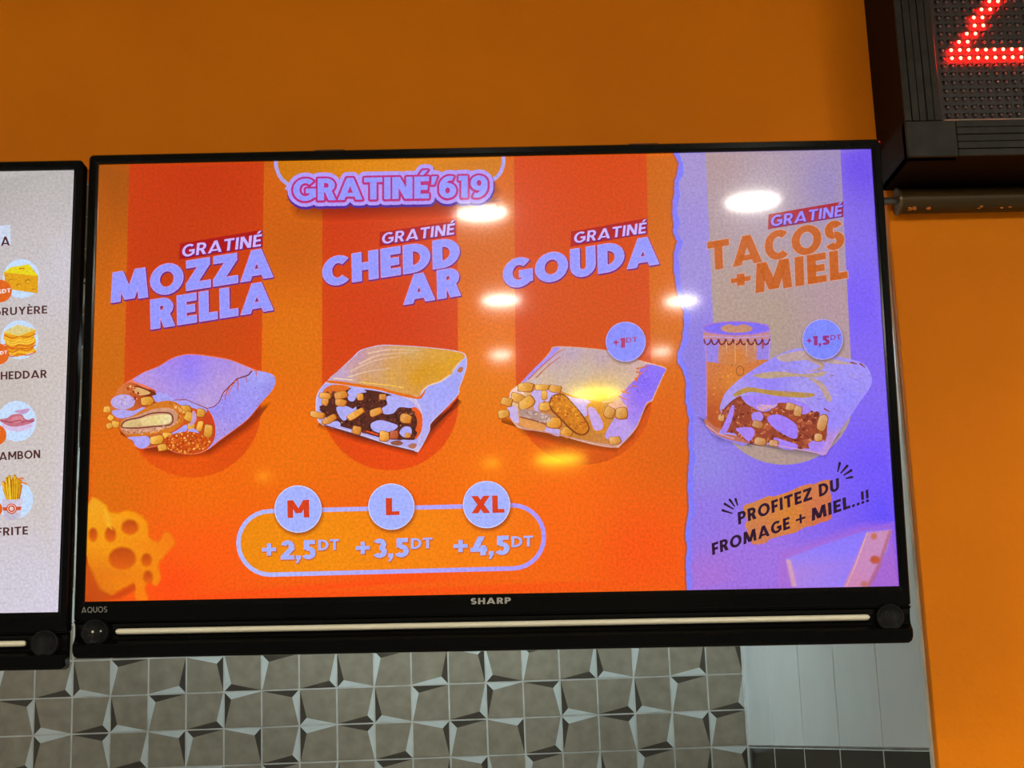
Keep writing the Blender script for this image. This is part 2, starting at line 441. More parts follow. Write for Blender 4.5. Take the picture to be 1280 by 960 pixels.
def television(fr, label):
    root = empty('television'); root.matrix_world = fr.matrix()
    tag(root, label, 'television', 'menu televisions')
    ml, mt, mb = 0.0107, 0.0106, 0.0225
    bm = bmesh.new()
    def loop(i, y, r):                       # i = 0 outside .. 1 at the lit panel
        return [(x, y, z) for x, z in rr(-HW-ml*(1-i), -mb*(1-i), HW+ml*(1-i), HH+mt*(1-i), r)]
    loft(bm, [loop(0, .014, .005), loop(0, -.0030, .005), loop(.14, -.0052, .0045), loop(.70, -.0052, .0012), loop(.80, -.0042, .001), loop(.985, -.0030, .0007), loop(1.0, .0005, .0005)])
    from_bm('bezel', bm, BLACK, root)
    bm = bmesh.new(); box(bm, -HW+.022, .004, -.045, HW-.022, .030, HH-.010, .003); box(bm, -HW+.05, .030, .0, HW-.05, .070, HH-.06, .012, 3)
    from_bm('back_cabinet', bm, BLACKM, root)
    prof = [(-.0046, -.0215), (-.0046, -.0228), (.0015, -.0245), (.0035, -.0300), (.0035, -.0370), (.0012, -.0410), (-.0066, -.0462), (-.0080, -.0480), (-.0078, -.0585), (-.0050, -.0612), (.014, -.0612), (.014, -.0215)]
    bm = bmesh.new(); X = HW+ml
    loft(bm, [[(-X+dx, y*k, z if not dz or z > -.055 else z+dz) for y, z in prof] for dx, k, dz in ((0, .8, .005), (.0015, 1, .0022), (.005, 1, 0))] +
             [[(X-dx, y*k, z if not dz or z > -.055 else z+dz) for y, z in prof] for dx, k, dz in ((.005, 1, 0), (.0015, 1, .0022), (0, .8, .005))], True, True)
    from_bm('lower_panel', bm, BLACK, root)
    # recessed bar and the two round speakers
    bz = -.0330
    bm = bmesh.new(); loft(bm, [[(x, .0015-.0045*abs(math.sin(a)), bz+.0033*math.cos(a)*k) for a in [math.pi*q/10 for q in range(11)]] for x, k in ((-.4085, .4), (-.4075, .85), (-.405, 1), (.4055, 1), (.408, .85), (.409, .4))], True, True)
    from_bm('light_bar', bm, BAR, root, True)['label'] = 'long thin cream bar'
    for s in (-1, 1):
        bm = bmesh.new(); n = 36; c = (s*.4305, -.0336)
        loft(bm, [[(c[0]+r*math.cos(2*math.pi*k/n), y, c[1]+r*.97*math.sin(2*math.pi*k/n)) for k in range(n)] for r, y in ((.0150, .004), (.0148, -.0058), (.0138, -.0066), (.0128, -.0054), (.006, -.0040), (.0015, -.0036))], False, True)
        from_bm('speaker', bm, SPK, root, True)
    for k in range(2):
        bm = bmesh.new(); bmesh.ops.create_uvsphere(bm, u_segments=10, v_segments=8, radius=.0011 if k else .0014)
        bmesh.ops.translate(bm, verts=bm.verts, vec=(-.4325+k*.0088, -.0052, -.0330+k*.0006)); from_bm('indicator_light', bm, BAR, root, True)
    for sx in (-1, 1):                       # arms up to the bulkhead
        L = (YW - (fr.o + fr.x*(.2*sx) + fr.z*.55).y)
        bm = bmesh.new(); box(bm, .2*sx-.02, .068, .30, .2*sx+.02, .080, HH+.02, .002); box(bm, .2*sx-.018, .080, .40, .2*sx+.018, L-.02, .44, .002)
        box(bm, .2*sx-.02, L-.028, .40, .2*sx+.02, L-.018, .734-fr.o.z-.2*sx*fr.x.z, .002)
        from_bm('mounting_bracket', bm, STEEL, root)
    return root

TV1 = Frame((.06132, 1.74912, .15447), (.998459, -.0524296, -.0181909), (-.0167744, .0273328, -.9994857))
X2 = Vector((.9985, -.0524, -.0195)).normalized()
TV2 = Frame(Vector((-.40588, 1.7572, .15093)) - X2*HW, X2, (-.0138, .0273, -.9994857))

tv = television(TV1, 'wide black television in the middle showing four filled wraps on orange and violet')
lettering('brand_lettering', TV1, 'SHARP', (588.6, 755.8), (638.6, 754.6), 7.6, -.0056, LOGO, tv, .24, .16)
lettering('brand_lettering', TV1, 'AQUOS', (103.6, 766.4), (135.6, 765.6), 7.2, -.0056, LOGOD, tv, .15, .16)

# ---- picture of the middle television -------------------------------------
LAV = (150, 152, 255)
bgf = field((130, 215, (165, 80, 4)), (130, 450, (203, 104, 4)), (130, 620, (222, 106, 2)), (220, 735, (255, 74, 6)), (368, 300, (204, 92, 3)),
            (366, 420, (224, 112, 2)), (367, 560, (240, 112, 2)), (600, 300, (212, 100, 4)), (605, 480, (230, 120, 4)), (610, 600, (246, 112, 3)),
            (830, 230, (205, 100, 4)), (835, 420, (214, 106, 4)), (840, 560, (222, 94, 8)), (800, 690, (248, 82, 6)), (500, 730, (255, 78, 8)), (250, 610, (243, 106, 2)), (260, 690, (255, 90, 4)), (700, 640, (250, 100, 4)))
stf = field((250, 220, (196, 52, 2)), (215, 310, (196, 56, 4)), (240, 420, (200, 70, 4)), (290, 560, (224, 76, 3)), (240, 592, (232, 84, 3)), (430, 240, (205, 54, 4)),
            (490, 400, (210, 58, 5)), (500, 575, (234, 72, 5)), (720, 230, (214, 68, 3)), (700, 380, (212, 76, 4)), (790, 560, (212, 78, 8)), (540, 260, (214, 66, 4)))
lavf = field((860, 210, (164, 146, 205)), (870, 330, (158, 140, 215)), (1000, 210, (158, 132, 215)), (1076, 210, (108, 76, 232)), (1080, 380, (120, 92, 246)), (1090, 480, (128, 100, 240)),
             (870, 440, (140, 122, 222)), (880, 580, (146, 132, 226)), (1095, 580, (112, 84, 250)), (1000, 610, (124, 100, 246)), (890, 720, (168, 112, 214)), (960, 700, (160, 112, 224)), (870, 650, (146, 116, 228)), (1110, 640, (100, 78, 250)), (1110, 725, (150, 90, 210)))
beif = field((895, 210, (176, 148, 152)), (960, 240, (176, 156, 172)), (1040, 230, (152, 134, 190)), (905, 380, (178, 152, 142)), (1050, 390, (178, 148, 158)), (960, 400, (176, 152, 138)), (960, 575, (176, 150, 140)), (1060, 540, (172, 146, 150)))

A = Art(TV1, 0)
edge = [(124, 206), (1088.5, 186.5), (1124, 732.5), (107, 752)]
A.poly([(p[0]+dx, p[1]+dy) for p, (dx, dy) in zip(edge, ((-.5, -.5), (.5, -.5), (.5, .5), (-.5, .5)))], bgf, grid=24)
screen = A.build('screen', tv, 'lit orange menu picture')
# drifting stripes with rounded ends
A = Art(TV1, 2)
for xl0, xl1, xr0, xr1, yt0, yt1, cx, cy, ry in ((161.5, 154.5, 330, 326.5, 205.6, 202.2, 240.5, 510, 87), (403, 402.5, 571, 573, 200.7, 197.3, 487.7, 505, 83), (642.5, 645, 808, 815, 195.8, 192.5, 730, 498, 83)):
    h = (xr1-xl1)/2
    P = [(xl0, yt0), (xr0, yt1), (xr1, cy)] + [(cx+h*math.cos(math.radians(a)), cy+ry*math.sin(math.radians(a))) for a in range(8, 180, 8)] + [(xl1, cy)]
    A.poly(P, stf, grid=16, lift=False)
A.build('stripe_pattern', screen, 'three darker red stripes with round ends')
# torn violet paper on the right
torn = [(842.4, 191.5), (845, 198), (848, 203), (847, 214), (843.4, 226), (843, 240), (840.5, 254), (840, 267), (842, 279), (841, 290), (846, 301.5), (842.8, 315), (842.5, 340), (846, 363), (849, 380), (854.5, 388),
        (855, 405), (853, 427), (847, 441), (847.5, 454), (854, 463), (857.5, 478), (857.2, 502), (861.5, 525), (860, 549), (862, 567), (860.4, 588), (860, 613), (861, 640), (856.5, 666), (858.6, 685), (857.3, 709), (858.6, 737.6)]
tornj = []
for a, b in zip(torn[:-1], torn[1:]):
    for k in range(4): tornj.append((a[0]+(b[0]-a[0])*k/4+random.uniform(-.6, .6), a[1]+(b[1]-a[1])*k/4))
tornj.append(torn[-1])
A = Art(TV1, 4)
A.line([(x-.8, y) for x, y in tornj], 3, (176, 84, 60))
A.poly(tornj + [(1124.4, 732.6), (1106, 460), (1088.8, 186.2)], (128, 122, 250), lift=True)
A.poly([(x+6.5+1.2*math.sin(y*.21), y) for x, y in tornj] + [(1124.4, 732.6), (1106, 460), (1088.8, 186.2)], lavf, grid=14)
A.build('torn_paper_panel', screen, 'violet panel with torn left edge')
A = Art(TV1, 8)
A.poly([(882, 190.8), (1050.5, 187.4), (1060, 380), (1066.5, 500)] + [(980+86.5*math.cos(math.radians(a)), 500+81*math.sin(math.radians(a))) for a in range(6, 180, 7)] + [(894, 500), (890.5, 380)], beif, grid=14)
A.build('beige_stripe', screen, 'pale beige stripe with round end')

# title banner
A = Art(TV1, 6)
ban = [(345, 203.4), (345.5, 210)] + [(366, 232)] + [(612, 226)] + [(628.5, 207), (629.2, 197.8)]
ban = smooth([(345, 201.5), (345.2, 208), (350, 221), (361, 231), (380, 238), (590, 232), (612, 227), (624, 218), (629, 206), (629.5, 196)], 4, closed=False)
A.poly(ban, field((350, 210, (206, 118, 2)), (480, 210, (222, 134, 2)), (620, 205, (208, 120, 2))), grid=14)
A.line(ban, 4.6, (172, 160, 232))
A.halo(smooth([(374, 252), (384, 240), (600, 232), (614, 246), (608, 258), (490, 266), (382, 266)], 4), (116, 16, 8), 16, .7)
A.text("GRATINÉ'619", (366.5, 251.2), (609.5, 246.6), 27.4, LAV, .25, (0, -1), .07,
       outline=((8.4, (80, 40, 150), .5, 2.2), (7.4, (178, 154, 246), 0, 0), (2.7, (186, 44, 120), 0, .3)))
A.build('title_banner', screen, 'lavender title with orange pill behind')

# headings with their red tags
HO = ((1.7, (96, 40, 130), .6, 1.0), (.9, (206, 150, 214), 0, 0))
def heading(lines, tagbox, ta, tb, tcap, fill, ho, tcol, lab, tfill=(206, 180, 255), up=-.02, plus=None):
    A = Art(TV1, 12)
    A.poly(tagbox, tcol)
    A.text('GRATINÉ', ta, tb, tcap, tfill, .20, (.10, -.995), .12, outline=((.7, (110, 20, 110), .5, .8),))
    for s_, a, b, cap in lines:
        A.text(s_, a, b, cap, fill, .27, (up, -1), .10, outline=ho)
    if plus:
        A.text('+', *plus, fill, .28, (up, -1), .1, outline=ho)
    A.build('heading_lettering', screen, lab)
heading([('MOZZA', (139.2, 378.2), (341, 346), 36.5), ('RELLA', (189, 411.4), (341.2, 387.2), 36)],
        [(225, 304.5), (328, 287.3), (328.6, 309), (224, 324.5)], (227, 321.6), (326, 307.8), 15.2, LAV, HO, (172, 10, 18), 'lavender heading of two lines, far left')
heading([('CHEDD', (403.8, 358.4), (574.4, 331.2), 34.9), ('AR', (504.8, 380.7), (575.4, 369), 35)],
        [(475, 290.2), (569.4, 276), (570, 295), (474, 308.2)], (477, 305.4), (567.4, 293), 14, LAV, HO, (176, 20, 30), 'lavender heading of two lines, second column')
heading([('GOUDA', (629.6, 361), (823.4, 329.6), 35)],
        [(714, 289.6), (808.6, 272.6), (809.4, 292.2), (713, 308.6)], (717, 304.4), (807, 291.4), 13.6, LAV, HO, (176, 22, 30), 'lavender heading of one line')
HB = ((.9, (206, 160, 150), 0, 0),)
heading([('TACOS', (885.4, 338.8), (1056, 310.2), 36), ('MIEL', (944.2, 366.4), (1059.8, 347.6), 36.4)],
        [(960.6, 268), (1053.8, 251.8), (1054.4, 271), (960, 286.8)], (963, 283.6), (1052, 270), 13.8, (194, 92, 24), HB, (168, 30, 52), 'brown-orange heading on the beige stripe', (150, 136, 255), -.04, ((914, 362), (938.5, 358), 26))

# ---- food pictures -------------------------------------------------------
def T(sc_, ox, oy):
    def f(P): return [(ox+x/sc_, oy+y/sc_) for x, y in P]
    return f
def jag(c, r, n, k=.25, ar=1.0, rot=0):
    p = [(math.cos(2*math.pi*i/n)*r*(1+random.uniform(-k, k)), math.sin(2*math.pi*i/n)*r*ar*(1+random.uniform(-k, k))) for i in range(n)]
    a = math.radians(rot); return [(c[0]+x*math.cos(a)-y*math.sin(a), c[1]+x*math.sin(a)+y*math.cos(a)) for x, y in p]
def cube(A, t, cx, cy, w_, h_, rot=0, col=(236, 164, 36)):
    """one fried potato piece: uneven block, lit from the upper left"""
    a = math.radians(rot); u = random.uniform(-16, 12); c0 = tuple(max(0, min(255, v+u*k)) for v, k in zip(col, (.8, 1, .6)))
    J = [(x*random.uniform(.86, 1.08), y*random.uniform(.84, 1.08)) for x, y in ((-.75, -1), (.2, -1.06), (.8, -.95), (1, -.6), (1.04, .2), (.95, .75), (.5, 1.02), (-.4, 1.0), (-.95, .8), (-1.03, .1), (-.98, -.7))]
    Q = lambda k, ox=0, oy=0: [(cx+ox+(x*w_*k/2)*math.cos(a)-(y*h_*k/2)*math.sin(a), cy+oy+(x*w_*k/2)*math.sin(a)+(y*h_*k/2)*math.cos(a)) for x, y in J]
    dk = (c0[0]*.70, c0[1]*.50, 10)
    A.poly(t(smooth(Q(1.05), 2)), dk)
    P = t(smooth(Q(.92, -.02*w_, -.02*h_), 2)); m = t([(cx-.35*w_, cy-.4*h_), (cx+.1*w_, cy-.1*h_), (cx+.45*w_, cy+.45*h_)])
    A.poly(P, field((*m[0], (min(255, c0[0]+14), min(255, c0[1]+38), c0[2]+70)), (*m[1], c0), (*m[2], (c0[0]*.86, c0[1]*.72, c0[2]*.5))), grid=2.2)
def blobs(A, t, P, n, r0, r1, cols, nn=6):
    xs = [p[0] for p in P]; ys = [p[1] for p in P]; k = 0
    while k < n:
        x, y = random.uniform(min(xs), max(xs)), random.uniform(min(ys), max(ys))
        if inside(x, y, P):
            A.poly(t(jag((x, y), random.uniform(r0, r1), nn, .35, random.uniform(.5, 1), random.uniform(0, 180))), random.choice(cols), lift=(k % 12 == 0)); k += 1
        else: random.random()
SAUCE = (168, 160, 240)

# wrap one
A = Art(TV1, 14); t = T(5.3333, 120, 420)
A.halo(t([(160, 640), (330, 770), (560, 800), (760, 780), (1000, 620), (1150, 460), (900, 560), (500, 700)]), (110, 25, 4), 9, .75)
A.poly(t(smooth([(130, 390), (160, 345), (210, 305), (270, 270), (330, 235), (420, 200), (500, 150), (590, 122), (680, 122), (800, 138), (900, 158), (1000, 198), (1080, 230), (1150, 243), (1190, 268), (1200, 310), (1172, 370), (1100, 450), (1020, 550), (930, 622), (830, 695), (735, 765), (640, 790), (520, 775), (455, 735), (360, 745), (300, 752), (255, 725), (210, 680), (165, 625), (148, 560), (100, 505), (108, 430)], 3)), (236, 120, 90))
side = smooth([(1050, 234), (1150, 247), (1188, 270), (1196, 312), (1168, 370), (1098, 448), (1018, 546), (928, 618), (828, 690), (742, 758), (788, 690), (797, 610), (775, 530), (745, 485), (795, 470), (830, 425), (880, 360), (950, 288)], 3)
A.poly(t(side), field(*[(x, y, c) for (x, y), c in zip(t([(1120, 280), (1000, 420), (850, 480), (820, 640), (1150, 340)]), ((168, 166, 246), (160, 150, 244), (156, 140, 240), (176, 150, 226), (150, 140, 232)))]), grid=5)
blobs(A, t, side, 70, 2.5, 6, ((120, 104, 205), (134, 120, 215), (190, 180, 250)))
topf = smooth([(250, 300), (270, 272), (330, 240), (420, 205), (500, 155), (590, 128), (680, 128), (800, 145), (900, 165), (1000, 205), (1045, 232), (940, 288), (870, 365), (825, 440), (790, 470), (740, 480), (690, 462), (600, 425), (520, 428), (450, 405), (400, 395), (390, 360), (320, 325)], 3)
A.poly(t(topf), field(*[(x, y, c) for (x, y), c in zip(t([(620, 150), (620, 250), (480, 230), (860, 200), (960, 240), (600, 370), (720, 440), (330, 300), (420, 360), (850, 320), (500, 180)]), ((150, 122, 244), (150, 126, 246), (164, 140, 234), (170, 140, 226), (186, 150, 218), (170, 146, 232), (190, 160, 218), (186, 150, 220), (182, 146, 222), (186, 154, 220), (168, 130, 230)))]), grid=5)
frt = smooth([(128, 395), (160, 350), (215, 312), (270, 320), (330, 350), (395, 362), (400, 395), (450, 408), (520, 430), (600, 428), (690, 465), (745, 490), (775, 540), (795, 605), (788, 690), (740, 752), (640, 782), (520, 772), (460, 730), (360, 742), (300, 750), (255, 722), (210, 680), (165, 620), (150, 560), (102, 505), (110, 430)], 3)
A.poly(t(frt), field(*[(x, y, c) for (x, y), c in zip(t([(160, 400), (330, 380), (600, 540), (770, 600), (300, 650), (650, 760)]), ((214, 120, 60), (178, 60, 16), (216, 90, 16), (206, 56, 24), (196, 96, 50), (200, 74, 12)))]), grid=6)
A.poly(t(smooth([(380, 385), (470, 385), (530, 428), (610, 430), (690, 466), (740, 490), (720, 520), (680, 490), (600, 470), (540, 455), (470, 440), (400, 440)], 3)), SAUCE)
A.poly(t(smooth([(100, 430), (150, 395), (220, 395), (260, 430), (245, 470), (190, 490), (120, 475)], 3)), (188, 168, 226))
A.poly(t(smooth([(110, 500), (170, 490), (250, 500), (310, 475), (330, 490), (250, 530), (170, 550), (120, 530)], 3)), (176, 164, 236))
A.poly(t(smooth([(245, 345), (290, 335), (390, 375), (395, 395), (300, 400)], 3)), (120, 40, 14))
A.poly(t(smooth([(248, 350), (290, 345), (365, 380), (300, 398), (262, 380)], 3)), (222, 170, 106))
for q in ((340, 435, 90, 55, -5), (75, 492, 48, 44, 0), (100, 548, 40, 40, 20), (132, 590, 54, 44, 5), (90, 600, 40, 36, -20), (592, 492, 84, 56, -8), (622, 540, 60, 62, 25), (700, 516, 52, 56, 10), (635, 606, 48, 44, 5), (694, 604, 40, 70, 15), (750, 636, 58, 86, 5), (475, 666, 64, 50, 15), (408, 694, 92, 56, -8)): cube(A, t, *q)
A.poly(t(smooth([(162, 605), (175, 560), (240, 535), (300, 500), (375, 458), (470, 432), (550, 452), (590, 520), (570, 590), (500, 640), (420, 650), (300, 672), (205, 662)], 3)), (212, 118, 28))
A.poly(t(smooth([(168, 612), (190, 560), (280, 530), (380, 490), (490, 480), (545, 520), (530, 590), (440, 622), (300, 650), (200, 650)], 3)), (210, 150, 118))
A.line(t(smooth([(172, 600), (200, 565), (290, 545), (380, 515), (490, 515), (515, 555), (490, 595), (380, 605), (280, 615), (190, 612)], 3)), 1.6, (116, 48, 40), closed=True)
A.poly(t(smooth([(180, 602), (215, 568), (300, 552), (390, 528), (485, 525), (505, 555), (480, 586), (380, 598), (280, 606), (200, 610)], 3)), field(*[(x, y, c) for (x, y), c in zip(t([(220, 590), (320, 570), (400, 550), (480, 550), (300, 600)]), ((214, 186, 126), (240, 216, 152), (232, 208, 134), (240, 222, 164), (200, 160, 100)))]), grid=4)
blobs(A, t, smooth([(166, 625), (240, 655), (420, 640), (540, 590), (590, 520), (560, 460), (480, 440), (560, 500), (540, 590), (430, 625), (300, 655)], 1), 70, 4, 9, ((232, 160, 80), (186, 84, 16), (242, 190, 120), (200, 104, 30)))
blobs(A, t, [(185, 630), (300, 660), (440, 632), (530, 596), (520, 580), (420, 612), (300, 632)], 30, 4, 9, ((226, 170, 140), (180, 110, 84), (236, 190, 160)))
blobs(A, t, [(120, 410), (230, 400), (245, 460), (150, 480)], 22, 4, 10, ((214, 190, 226), (206, 170, 190), (160, 140, 220)))
blobs(A, t, [(200, 330), (260, 330), (300, 420), (250, 440), (230, 380)], 18, 5, 11, ((226, 140, 70), (180, 70, 24), (240, 180, 120), (150, 44, 16)))
A.poly(t(smooth([(212, 678), (280, 672), (350, 672), (360, 725), (310, 752), (265, 735), (250, 700)], 3)), (176, 164, 242))
A.poly(t(smooth([(510, 648), (550, 625), (600, 592), (612, 612), (590, 650), (520, 665)], 3)), SAUCE)
A.poly(t(smooth([(612, 630), (660, 620), (690, 650), (680, 668), (630, 650)], 3)), SAUCE)
A.poly(t(smooth([(648, 500), (668, 520), (670, 560), (650, 590), (620, 600), (640, 560)], 3)), (196, 160, 200))
nug = smooth([(458, 690), (520, 655), (620, 638), (715, 660), (762, 705), (742, 755), (640, 788), (520, 772), (470, 740)], 3)
A.poly(t(nug), (200, 74, 10)); blobs(A, t, nug, 150, 4, 10, ((226, 112, 24), (238, 150, 50), (176, 52, 8), (212, 88, 10), (244, 180, 90)))
cube(A, t, 445, 746, 60, 46, -10)
for P, w0, c in (([(1040, 235), (1020, 262), (940, 290), (900, 330), (850, 380), (825, 440), (790, 472), (740, 486)], 1.7, (120, 34, 16)), ([(945, 290), (950, 330), (944, 370)], 1.3, (200, 80, 20)), ([(1000, 268), (1012, 310)], 1.0, (196, 86, 30)), ([(1068, 232), (1074, 272)], 1.4, (212, 100, 30)), ([(890, 345), (868, 390), (862, 430)], 1.3, (196, 80, 24)), ([(930, 300), (900, 360), (880, 400)], 1.1, (206, 100, 40)), ([(740, 484), (690, 462), (600, 426), (520, 430)], 1.1, (150, 70, 60))):
    A.line(t(P), w0, c, .8)
A.build('wrap_picture', screen, 'wrap with breaded chicken and potato cubes, far left')

# wrap two
A = Art(TV1, 14); t = T(5.3333, 370, 410)
A.halo(t([(150, 640), (400, 735), (800, 835), (900, 700), (1090, 480), (1000, 560), (600, 700), (200, 620)]), (70, 14, 10), 9, .85)
A.poly(t(smooth([(215, 345), (300, 268), (385, 188), (425, 150), (500, 126), (580, 112), (700, 116), (850, 126), (1000, 142), (1100, 160), (1136, 190), (1138, 262), (1112, 345), (1090, 400), (1082, 445), (1000, 535), (922, 612), (894, 650), (890, 690), (822, 818), (790, 822), (600, 775), (400, 708), (180, 648), (136, 585), (134, 465), (165, 400)], 3)), (206, 190, 226))
A.poly(t(smooth([(1128, 200), (1132, 262), (1106, 345), (1084, 398), (1078, 440), (998, 530), (918, 606), (888, 650), (886, 690), (818, 806), (834, 700), (846, 600), (832, 530), (800, 470), (835, 440), (880, 392), (960, 366), (1030, 318), (1070, 265)], 3)), field(*[(x, y, c) for (x, y), c in zip(t([(1110, 280), (980, 430), (860, 600), (850, 720), (1080, 380)]), ((170, 172, 250), (164, 166, 250), (172, 168, 244), (186, 176, 236), (160, 160, 240)))]), grid=5)
top2 = smooth([(215, 345), (300, 272), (390, 192), (430, 154), (500, 130), (580, 116), (700, 120), (850, 130), (1000, 146), (1100, 165), (1126, 188), (1104, 220), (1060, 268), (1030, 315), (950, 365), (880, 385), (835, 428), (820, 455), (760, 446), (640, 420), (560, 396), (400, 372), (300, 358)], 3)
A.poly(t(top2), field(*[(x, y, c) for (x, y), c in zip(t([(300, 310), (420, 200), (560, 140), (760, 145), (960, 170), (1060, 210), (640, 220), (500, 260), (480, 340), (640, 320), (800, 330), (860, 280), (960, 280), (740, 240)]), ((196, 164, 200), (196, 150, 176), (206, 156, 150), (210, 170, 110), (222, 160, 60), (222, 158, 20), (214, 156, 84), (206, 160, 130), (216, 160, 90), (216, 160, 70), (220, 150, 12), (214, 148, 10), (220, 152, 12), (216, 154, 60)))]), grid=4)
for P in ([(360, 290), (520, 220), (700, 190)], [(420, 240), (560, 180), (760, 165)], [(340, 330), (480, 290), (620, 270)], [(480, 170), (620, 145), (820, 150)]): A.line(t(smooth(P, 5, False)), 2.2, (226, 190, 160), .5)
A.poly(t(smooth([(212, 350), (300, 356), (400, 372), (560, 396), (640, 420), (760, 446), (822, 456), (870, 400), (835, 470), (760, 466), (640, 440), (560, 415), (400, 392), (300, 376), (215, 366)], 3)), (226, 108, 8))
A.line(t([(250, 335), (380, 348)]), 1.1, (250, 220, 170)); A.line(t([(420, 362), (640, 385), (720, 400)]), 1.1, (250, 200, 80))
A.line(t([(835, 425), (880, 385), (960, 358), (1030, 312)]), 1.6, (236, 200, 170)); A.line(t([(1040, 290), (1075, 245), (1110, 210)]), 1.4, (232, 190, 150))
f2 = smooth([(200, 372), (300, 380), (400, 398), (560, 420), (700, 456), (790, 505), (832, 580), (822, 700), (790, 800), (600, 758), (400, 694), (190, 636), (146, 580), (146, 465), (170, 405)], 3)
A.poly(t(f2), (176, 168, 238))
A.poly(t(smooth([(160, 470), (230, 400), (350, 400), (560, 425), (690, 470), (770, 530), (815, 610), (806, 735), (720, 745), (600, 740), (420, 690), (260, 640), (170, 560)], 3)), (84, 34, 24))
A.poly(t(smooth([(770, 540), (800, 530), (840, 580), (838, 680), (800, 742), (790, 700), (808, 640), (800, 590)], 3)), (232, 88, 20))
A.poly(t(smooth([(180, 420), (240, 380), (340, 385), (350, 410), (260, 430), (200, 450)], 3)), (224, 110, 30))
bf = smooth([(150, 480), (230, 420), (350, 420), (480, 430), (600, 470), (760, 540), (800, 620), (795, 730), (700, 740), (560, 720), (400, 680), (240, 630), (160, 560)], 3)
blobs(A, t, bf, 240, 8, 17, ((96, 38, 26), (66, 24, 18), (112, 48, 32), (46, 16, 14), (86, 34, 24)))
blobs(A, t, bf, 170, 3, 7, ((150, 84, 62), (128, 62, 44), (190, 130, 104), (36, 12, 12), (28, 10, 10)), 5)
for P in ([(345, 430), (380, 400), (440, 405), (470, 430), (420, 440), (385, 490), (350, 480)], [(270, 530), (330, 520), (380, 540), (400, 525), (400, 560), (350, 600), (320, 620), (290, 590)], [(600, 460), (680, 455), (770, 510), (770, 535), (690, 530), (650, 570), (590, 575), (570, 540), (610, 510)],
          [(500, 640), (560, 615), (640, 635), (680, 655), (640, 690), (560, 700), (510, 680)], [(690, 700), (720, 660), (765, 665), (770, 710), (730, 735)], [(215, 645), (270, 620), (300, 645), (270, 668)], [(145, 485), (175, 470), (180, 510), (155, 520)]):
    A.poly(t(smooth(P, 3)), (176, 172, 244))
for q in ((300, 450, 90, 50, -15), (300, 500, 80, 44, 5), (195, 455, 80, 40, 10), (195, 495, 44, 50, 10), (430, 462, 44, 44, 0), (580, 462, 46, 40, 0), (400, 578, 120, 44, -32), (535, 562, 84, 50, -22), (735, 608, 76, 62, 10), (145, 582, 100, 44, 8), (225, 612, 100, 44, -28), (405, 685, 60, 60, 10), (590, 725, 66, 70, 10), (655, 715, 60, 60, 0), (745, 718, 40, 34, 0)): cube(A, t, *q, col=(232, 150, 40) if q[0] != 655 else (206, 96, 34))
A.line(t([(470, 690), (550, 715)]), 2.2, (226, 70, 26))
A.poly(t(smooth([(630, 765), (680, 750), (715, 770), (690, 785), (650, 782)], 3)), (150, 84, 60)); A.poly(t(smooth([(750, 785), (780, 770), (806, 780), (790, 806), (760, 802)], 3)), (176, 110, 84))
A.line(t([(190, 650), (400, 712), (600, 778), (790, 824)]), 1.3, (90, 50, 60))
A.poly(t(smooth([(1075, 290), (1095, 262), (1115, 270), (1100, 300)], 3)), (190, 110, 60))
A.build('wrap_picture', screen, 'wrap topped with melted yellow cheese and filled with minced beef')

# wrap three
A = Art(TV1, 14); t = T(5.3333, 610, 390)
A.halo(t([(90, 720), (240, 800), (500, 870), (850, 915), (960, 830), (1080, 610), (900, 780), (500, 800)]), (110, 40, 6), 9, .75)
A.poly(t(smooth([(150, 540), (220, 470), (300, 385), (380, 305), (415, 260), (435, 232), (530, 230), (700, 243), (800, 258), (900, 290), (1000, 318), (1100, 345), (1186, 374), (1172, 420), (1110, 560), (1095, 595), (1060, 612), (1030, 680), (985, 780), (890, 885), (850, 906), (700, 885), (500, 830), (380, 800), (220, 780), (170, 740), (140, 690), (130, 640)], 3)), (220, 170, 150))
A.poly(t(smooth([(1060, 348), (1182, 378), (1166, 420), (1104, 555), (1088, 590), (1056, 606), (1026, 676), (980, 776), (886, 880), (860, 850), (900, 760), (930, 660), (900, 600), (880, 560), (950, 480), (1000, 430), (1010, 390)], 3)), field(*[(x, y, c) for (x, y), c in zip(t([(1120, 400), (1040, 480), (1000, 580), (930, 620), (920, 780), (970, 700)]), ((136, 108, 246), (128, 98, 246), (140, 104, 244), (176, 130, 230), (190, 160, 228), (160, 126, 236)))]), grid=5)
blobs(A, t, [(1020, 420), (1160, 400), (1080, 560), (980, 720), (940, 640)], 40, 3, 7, ((104, 80, 215), (116, 90, 230), (160, 136, 250)), 5)
top3 = smooth([(222, 475), (300, 395), (385, 312), (425, 262), (440, 237), (530, 236), (700, 248), (800, 263), (900, 300), (1000, 325), (1050, 350), (1005, 385), (980, 425), (945, 475), (880, 550), (855, 590), (760, 598), (690, 595), (600, 575), (500, 538), (420, 498), (300, 492)], 3)
A.poly(t(top3), field(*[(x, y, c) for (x, y), c in zip(t([(300, 450), (430, 290), (560, 270), (760, 300), (900, 340), (980, 370), (500, 400), (640, 400), (700, 500), (820, 480), (920, 440), (560, 500), (760, 580), (400, 470)]), ((206, 180, 176), (196, 160, 190), (186, 162, 186), (188, 160, 176), (196, 166, 150), (208, 170, 170), (196, 172, 166), (200, 176, 160), (216, 176, 110), (212, 178, 130), (212, 180, 150), (212, 180, 140), (214, 160, 60), (212, 180, 150)))]), grid=4)
A.poly(t(smooth([(225, 470), (300, 385), (400, 290), (435, 240), (480, 238), (430, 290), (350, 370), (270, 450)], 3)), (168, 140, 236))
for P in ([(270, 450), (360, 360), (450, 280), (510, 245)], [(320, 440), (400, 360), (480, 300)]): A.line(t(P), 1.5, (196, 96, 40), .7)
